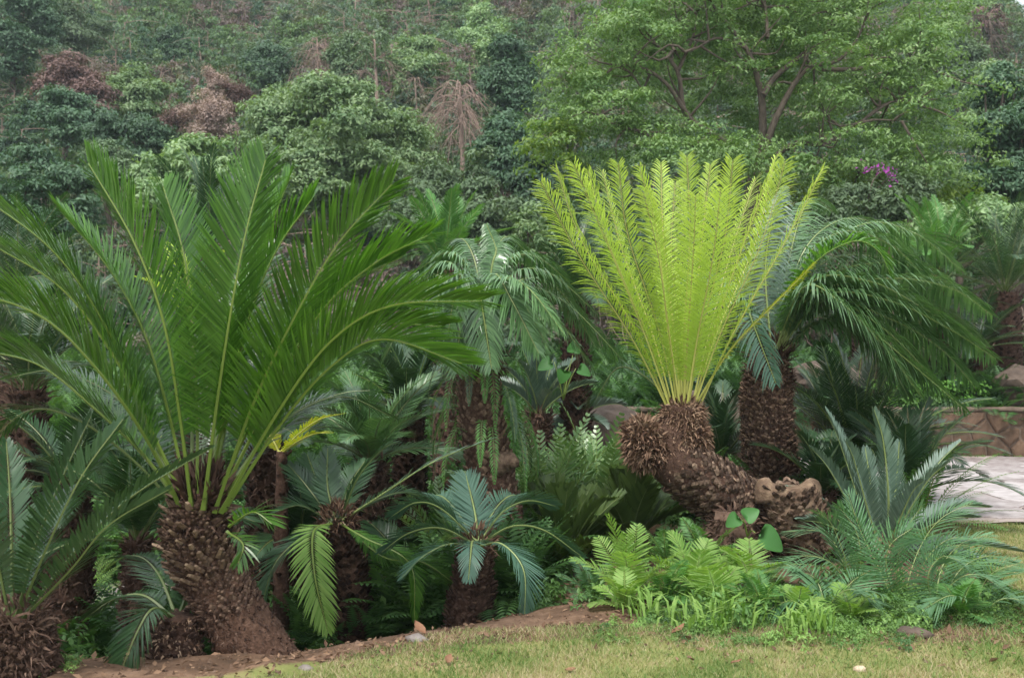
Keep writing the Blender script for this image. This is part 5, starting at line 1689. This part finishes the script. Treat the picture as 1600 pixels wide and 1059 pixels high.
def hillside():
    pr = [bush_proto('scrub_plant', [((0, 0, 1.4), (1.1, 1.1, .9)), ((.7, .2, .9), (.8, .8, .7)), ((-.6, -.3, 1.0), (.8, .8, .7))], 52, 44, .17, .36, 'hill'),
          bush_proto('scrub_plant', [((0, 0, 2.2), (.9, .9, .9)), ((.4, .2, 1.2), (1.0, 1.0, .8)), ((-.5, .3, 1.6), (.7, .7, .8)), ((0, -.5, .8), (1, .8, .6))], 56, 42, .16, .34, 'hill'),
          bush_proto('scrub_plant', [((0, 0, 1.0), (1.5, 1.3, .7)), ((.9, 0, .7), (.8, .8, .5)), ((-.9, .2, .8), (.8, .8, .5))], 52, 44, .15, .36, 'hill', flat=.45),
          bush_proto('scrub_plant', [((0, 0, 2.6), (.5, .5, 1.0)), ((.2, .1, 1.4), (.8, .8, .9)), ((-.2, -.2, .8), (.9, .9, .6))], 46, 42, .16, .32, 'hill', droop=.8)]
    mb = MB()       # bare tangle of creepers
    for i in range(120):
        a_ = rng.normal(0, .75, 3) * (1, 1, .35) + (0, 0, .6)
        e_ = a_ + rng.normal(0, .5, 3) + (0, 0, rng.uniform(-.4, 1.2))
        tube(mb, [a_, (a_ + e_) / 2 + rng.normal(0, .2, 3), e_], [.018, .014, .006], 4, 1, n=5, cap=False)
    crown(mb, [((0, 0, 1.2), (1.1, 1.1, .8)), ((.5, .3, .6), (.9, .9, .5))], 30, 26, .11, .4, 0)
    pr.append(bpy.data.objects.new('scrub_plant', mb.mesh('scrub_plant', ['hill', 'bark_pale'])))
    mb = MB()       # slim pole tree with hanging creepers
    tube(mb, [(0, 0, -.5), (.1, 0, 1.8), (0, .1, 3.6)], [.07, .05, .02], 5, 1, n=8)
    for i in range(26):
        z_ = rng.uniform(1.2, 3.6)
        a_ = np.array((0, 0, z_))
        e_ = a_ + np.array((rng.normal(0, .6), rng.normal(0, .6), rng.uniform(-.5, .4)))
        tube(mb, [a_, (a_ + e_) / 2 + (0, 0, .12), e_], [.02, .014, .005], 4, 1, n=5, cap=False)
    crown(mb, [((0, 0, 3.3), (.6, .6, .5)), ((.3, 0, 2.4), (.6, .6, .5)), ((-.2, .2, 1.5), (.7, .7, .8)), ((0, 0, .5), (.9, .9, .6))], 40, 34, .13, .3, 0, droop=.9)
    pr.append(bpy.data.objects.new('scrub_plant', mb.mesh('scrub_plant', ['hill', 'bark_pale'])))
    n = 8200
    y = 24 + 69 * rng.random(n * 2) ** .85
    x = (rng.random(n * 2) - .5) * 2 * (y * .58 + 4)
    keep = np.hypot(x - 5.5, y - 23) > 1.5
    x, y = x[keep][:n], y[keep][:n]
    z = height(x, y)
    # colour drifts: dry patches on the left and middle slope, bluish and fresh greens between
    h = .10 + .62 * vnoise(x * .22 + 3, y * .22, 21) + rng.normal(0, .13, len(x))
    dry = vnoise(x * .16 + 9, y * .13, 33)
    h = np.where((dry > .55) & (rng.random(len(x)) < .55), .74 + .24 * rng.random(len(x)), h)
    s = (.55 + .75 * rng.random(len(x))) * (.80 + .0075 * (y - 27))
    s *= 1 - .45 * np.exp(-((x + 17.5 * y / 85) / 2.6) ** 2) * sstep(70, 84, y) - .35 * sstep(36, 42, x) * sstep(70, 84, y)
    scatter('hillside_scrub', 'dense scrub and creepers covering the whole steep slope', 'scrub', np.stack([x, y, z - .15], 1), rng.uniform(0, 6.28, len(x)), s,
            np.where(h > .74, rng.choice([0, 0, 1, 3, 4, 4, 5], len(x)), rng.choice([0, 0, 0, 1, 1, 1, 2, 2, 3, 3, 3, 4, 5], len(x))), np.clip(h, 0, 1), pr)


hillside()


def undergrowth():
    def rosette(nf, length, L, w, n):
        mb_objs = []
        V, = [MB()]
        for i in range(nf):
            az = i * 2.399 + rng.normal(0, .2)
            th0, th1 = ((80, 35), (58, 0), (35, -25))[i % 3]
            a = arch(th0 + rng.normal(0, 6), th1, length * rng.uniform(.7, 1.1), 6)
            C = curve(a, n)
            c, s_ = math.cos(az), math.sin(az)
            rot = lambda v: np.stack([v[:, 0] * c - v[:, 1] * s_, v[:, 0] * s_ + v[:, 1] * c, v[:, 2]], 1)
            T = nrm(np.gradient(C, axis=0))
            for sg in (1, -1):
                u = np.linspace(.05, 1, n)
                d = nrm(T * .6 + np.array((0, sg, .1)))
                l = (L * np.interp(u, *PROF))[:, None]
                b0, tip = C, C + d * l + np.array((0, 0, -.2)) * l
                m1, m2 = C + d * l * .45 + T * w * .5, C + d * l * .45 - T * w * .5
                o = V.add(rot(np.stack([b0, m2, tip, m1], 1).reshape(-1, 3)))
                V.faces(np.arange(n)[:, None] * 4 + np.array([[0, 1, 2, 3]]) + o, 0, rng.random(n))
        return V
    pr = []
    for k in range(2):
        pr.append(bpy.data.objects.new('undergrowth_plant', rosette(14, .7, .14, .026, 22).mesh('undergrowth_plant', 'herb')))
    for k in range(2):
        mb = MB()
        crown(mb, [((0, 0, .16), (.34, .34, .22)), ((.2, .1, .10), (.25, .25, .16))], 16, 16, .075, .13)
        pr.append(bpy.data.objects.new('undergrowth_plant', mb.mesh('undergrowth_plant', 'herb')))
    n = 9500
    y = 5.4 + 22 * rng.random(n) ** 1.0
    x = (rng.random(n) - .5) * 2 * (y * .56 + .6)
    ok = ~path_mask(x, y - .12) & ~path_mask(x, y + .12) & (y > lawn_edge(x) + .35) & ~((x > 3.3) & (y < 15.6)) & ~((x > -2.3) & (x < .25) & (y < 6.9))
    # the fern bed in front and the ground below the bent trunk carry only a thin cover
    bed = (x > .2) & (x < 4.4) & (y < 9.4)
    ok &= ~(bed & (rng.random(n) < np.where((x > .9) & (x < 3.0) & (y > 6.9), .92, .80)))
    ok &= ~((y < 10) & (rng.random(n) < .4))
    ok &= ~((y < 6.6) & (x < .3) & (rng.random(n) < .8))
    ok &= ~((y < 9.2) & (x > 3.3))
    x, y = x[ok], y[ok]
    near = (y < 7.4) | ((x > .2) & (x < 4.4) & (y < 9.4))
    pick = np.where(near | (rng.random(len(x)) < .35), rng.integers(2, 4, len(x)), rng.integers(0, 2, len(x)))
    sc = np.where(near, rng.uniform(.35, .7, len(x)), rng.uniform(.7, 1.35, len(x)) * (1 + .04 * np.clip(y - 12, 0, 12)))
    hue = np.clip(.08 + .5 * vnoise(x * .7, y * .7, 4) + rng.normal(0, .1, len(x)) + .25 * near, 0, 1)
    scatter('undergrowth', 'mixed dark green undergrowth filling the planted beds', 'undergrowth', np.stack([x, y, height(x, y) - .02], 1), rng.uniform(0, 6.28, len(x)), sc, pick, hue, pr)
    # low creeping herbs along the edge of the lawn
    n = 3600
    x = rng.uniform(-2.4, 3.6, n)
    y = lawn_edge(x) - .15 + 1.3 * rng.random(n)
    ok = (vnoise(x * 1.6, y * 1.6, 14) + .25 * sstep(0, 2, x) > .62) & (rng.random(n) < .25 + .75 * sstep(.1, .6, y - lawn_edge(x) - .35 * (vnoise(x * 2.7, y * 0, 77) - .5)))
    x, y = np.r_[x[ok], rng.uniform(4.5, 9.5, 90)], np.r_[y[ok], rng.normal(15.17, .04, 90)]
    scatter('ground_cover', 'small creeping weeds along the edge of the lawn', 'weeds', np.stack([x, y, height(x, y) - .015], 1), rng.uniform(0, 6.28, len(x)), rng.uniform(.04, .22, len(x)) * (.7 + .6 * sstep(-.5, 1.5, x)),
            rng.integers(0, 2, len(x)), np.clip(.74 + rng.normal(0, .22, len(x)), 0, 1), [pr[2].copy(), pr[3].copy()])


undergrowth()


def grass():
    mb = MB()
    n = 330000
    y = 4.2 + 5.2 * rng.random(n) ** 1.5
    x = -3.4 + 9.6 * rng.random(n)
    e = lawn_edge(x) + .12 + .45 * vnoise(x * 3, y * 3, 8) - .55 * sstep(-.5, -1.2, x)
    ok = (y < e) & (np.abs(x) < y * .53 + .2) & (vnoise(x * 2.1, y * 2.1, 17) + .55 * vnoise(x * 7, y * 7, 18) + .3 * sstep(.35, 0, e - y) * -1 > .12)
    x, y = x[ok], y[ok]
    q = len(x)
    p = np.stack([x, y, height(x, y) - .004], 1)
    a = rng.uniform(0, 2 * np.pi, q)
    hgt = rng.uniform(.016, .042, q) * (.7 + .7 * vnoise(x * 2.5, y * 2.5, 6))
    s = np.stack([np.cos(a), np.sin(a), np.zeros(q)], 1) * rng.uniform(.0018, .0034, q)[:, None]
    ln = np.stack([rng.normal(0, .6, q), rng.normal(0, .6, q), np.ones(q)], 1) * hgt[:, None]
    o = mb.add(np.stack([p - s, p + s, p + ln], 1))
    mb.faces(np.arange(q)[:, None] * 3 + np.array([[0, 1, 2]]) + o, 0, rng.random(q))
    g = link('lawn_grass', mb.mesh('lawn_grass', 'blade'))
    tag(g, 'short dry and green mown grass of the lawn in front', 'grass', kind='stuff')
    # taller blades of the weedy tuft before the ferns
    mb = MB()
    n = 420
    cx = rng.uniform(.75, 1.75, 14)
    k_ = rng.integers(0, 14, n)
    cy = rng.uniform(.1, .75, 14)
    x = cx[k_] + rng.normal(0, .07, n)
    y = lawn_edge(x) + cy[k_] + rng.normal(0, .06, n)
    p = np.stack([x, y, height(x, y)], 1)
    q = len(x)
    a = rng.uniform(0, 2 * np.pi, q)
    dr = np.stack([np.cos(a), np.sin(a), np.zeros(q)], 1)
    sd = np.stack([-np.sin(a), np.cos(a), np.zeros(q)], 1) * rng.uniform(.005, .011, q)[:, None]
    h = rng.uniform(.06, .20, q)[:, None]
    m = p + dr * h * .25 + np.array((0, 0, 1.0)) * h * .7
    t = p + dr * h * .8 + np.array((0, 0, 1.0)) * h * .85
    o = mb.add(np.stack([p - sd * .6, p + sd * .6, m + sd, m - sd, t], 1))
    k = np.arange(q)[:, None] * 5 + o
    tt = rng.random(q)
    mb.faces(k + np.array([[0, 1, 2, 3]]), 0, tt)
    mb.faces(k + np.array([[3, 2, 4]]), 0, tt)
    g = link('long_grass', mb.mesh('long_grass', 'fern_light'))
    tag(g, 'fresh long grass blades in front of the ferns', 'grass', kind='stuff')


grass()


def litter():
    mb = MB()
    n = 5200
    x = rng.uniform(-3.2, 4.4, n)
    y = lawn_edge(x) + rng.normal(.25, .38, n)
    ok = (y > lawn_edge(x) - .5) & (rng.random(n) < .25 + .9 * vnoise(x * 2.2, y * 2.2, 41))
    x, y = x[ok], y[ok]
    q = len(x)
    p = np.stack([x, y, height(x, y) + .006], 1)
    leaves(mb, p, np.array((0, 0, 1.0)) + rng.normal(0, .35, (q, 3)), rng.uniform(.012, .05, q), 0, .5, 0)
    g = link('leaf_litter', mb.mesh('leaf_litter', 'litter'))
    tag(g, 'crumbled dry leaf litter on the bare soil strip', 'litter', kind='stuff')
    mb = MB()
    n = 1500
    x = rng.uniform(-3.2, 4.4, n)
    y = lawn_edge(x) + rng.normal(.22, .3, n)
    p = np.stack([x, y, height(x, y) - .002], 1)
    r = (.004 + .02 * rng.random(n) ** 3)[:, None]
    d = np.array([(1, 0, 0), (-.5, .87, 0), (-.5, -.87, 0), (.1, .1, .9)])
    o = mb.add(p[:, None] + r[..., None] * (d[None] + rng.normal(0, .3, (n, 4, 3))))
    k = np.arange(n)[:, None] * 4 + o
    for f in ((0, 1, 3), (1, 2, 3), (2, 0, 3)):
        mb.faces(k + np.array([f]), 0, rng.random(n))
    g = link('gravel', mb.mesh('gravel', 'clod'))
    tag(g, 'small clods and gravel of the bare soil strip', 'gravel', kind='stuff')


litter()


# ------------------------------------------------------------------ small things on the lawn edge
def at_ground(px, py):
    """where the sight line of a pixel meets the ground near the lawn"""
    for d in np.arange(4.2, 9, .02):
        p = W(px, py, d)
        if p[2] <= gz(p[0], p[1]):
            return p
    return p


for i, (lab, px, py, r3, m) in enumerate([
        ('pale tan angular stone lying on the lawn', 1343, 1048, (.036, .03, .028), 'rock_tan'),
        ('small grey stone at the left end of the lawn edge', 478, 1046, (.045, .035, .025), 'rock_grey'),
        ('flat grey stone on the bare soil left of the blue cycad', 650, 1000, (.08, .05, .035), 'rock_grey'),
        ('brown soil-stained rock in front of the right fern', 1428, 992, (.11, .06, .045), 'rock'),
        ('reddish brown stone under the ferns at the lawn edge', 1262, 990, (.07, .04, .025), 'rock')]):
    boulder('stone', lab, at_ground(px, py) + (0, 0, r3[2] * .15), r3, m, 20 + i, 'stone', 'stones along the lawn edge', 2)


def dry_leaf(label, px, py, size, ang):
    p = at_ground(px, py) + np.array((0, 0, .02))
    mb = MB()
    u = np.array([0, .25, .55, .8, 1.0])
    wd = np.array([.02, .26, .32, .2, .0])
    zc = np.array([0, .06, .05, .1, .2])
    V = np.concatenate([np.stack([u, wd, zc + .09], 1), np.stack([u, wd * 0, zc], 1), np.stack([u, -wd, zc + .07], 1)]) * size
    o = mb.add(V)
    for a in (0, 5):
        for i in range(4):
            mb.faces([[o + a + i, o + a + 5 + i, o + a + 6 + i, o + a + 1 + i]])
    ob = link('dry_leaf', mb.mesh('dry_leaf', 'dry_leaf', True), None, tuple(p))
    ob.rotation_euler = (rng.normal(0, .3), rng.normal(0, .3), R(ang))
    tag(ob, label, 'leaf', 'fallen dry leaves')


dry_leaf('orange-brown fallen leaf at the grass edge below the lime ferns', 1050, 995, .09, 20)
dry_leaf('brown fallen leaf on the lawn near its left end', 698, 1042, .07, 80)
dry_leaf('rust fallen leaf beside the flat grey stone', 664, 996, .10, 150)
dry_leaf('small brown fallen leaf at the bottom of the lawn', 900, 1050, .06, 200)
dry_leaf('thin brown fallen leaf below the feathery fern', 1142, 1042, .06, 10)
dry_leaf('brown fallen leaf right under the lacy fern', 1195, 1012, .08, 120)


# ------------------------------------------------------------------ the hazy air
def haze():
    mb = MB()
    x0, x1, y0, y1, z0, z1 = -95, 95, -10, 155, -3.0, 46
    o = mb.add([(x0, y0, z0), (x1, y0, z0), (x1, y1, z0), (x0, y1, z0), (x0, y0, z1), (x1, y0, z1), (x1, y1, z1), (x0, y1, z1)])
    mb.faces(np.array([[0, 3, 2, 1], [4, 5, 6, 7], [0, 1, 5, 4], [1, 2, 6, 5], [2, 3, 7, 6], [3, 0, 4, 7]]) + o)
    m, t = new_mat('haze')
    v = N(t, 'ShaderNodeVolumePrincipled')
    v.inputs['Color'].default_value = (.84, .92, 1.0, 1)
    v.inputs['Density'].default_value = HAZE
    v.inputs['Anisotropy'].default_value = 0.2
    out = N(t, 'ShaderNodeOutputMaterial')
    t.links.new(v.outputs[0], out.inputs['Volume'])
    M['haze'] = m
    tag(link('haze', mb.mesh('haze', 'haze')), 'thin bluish haze hanging in the air before the slope', 'haze', kind='stuff')


HAZE = 0.0006
haze()
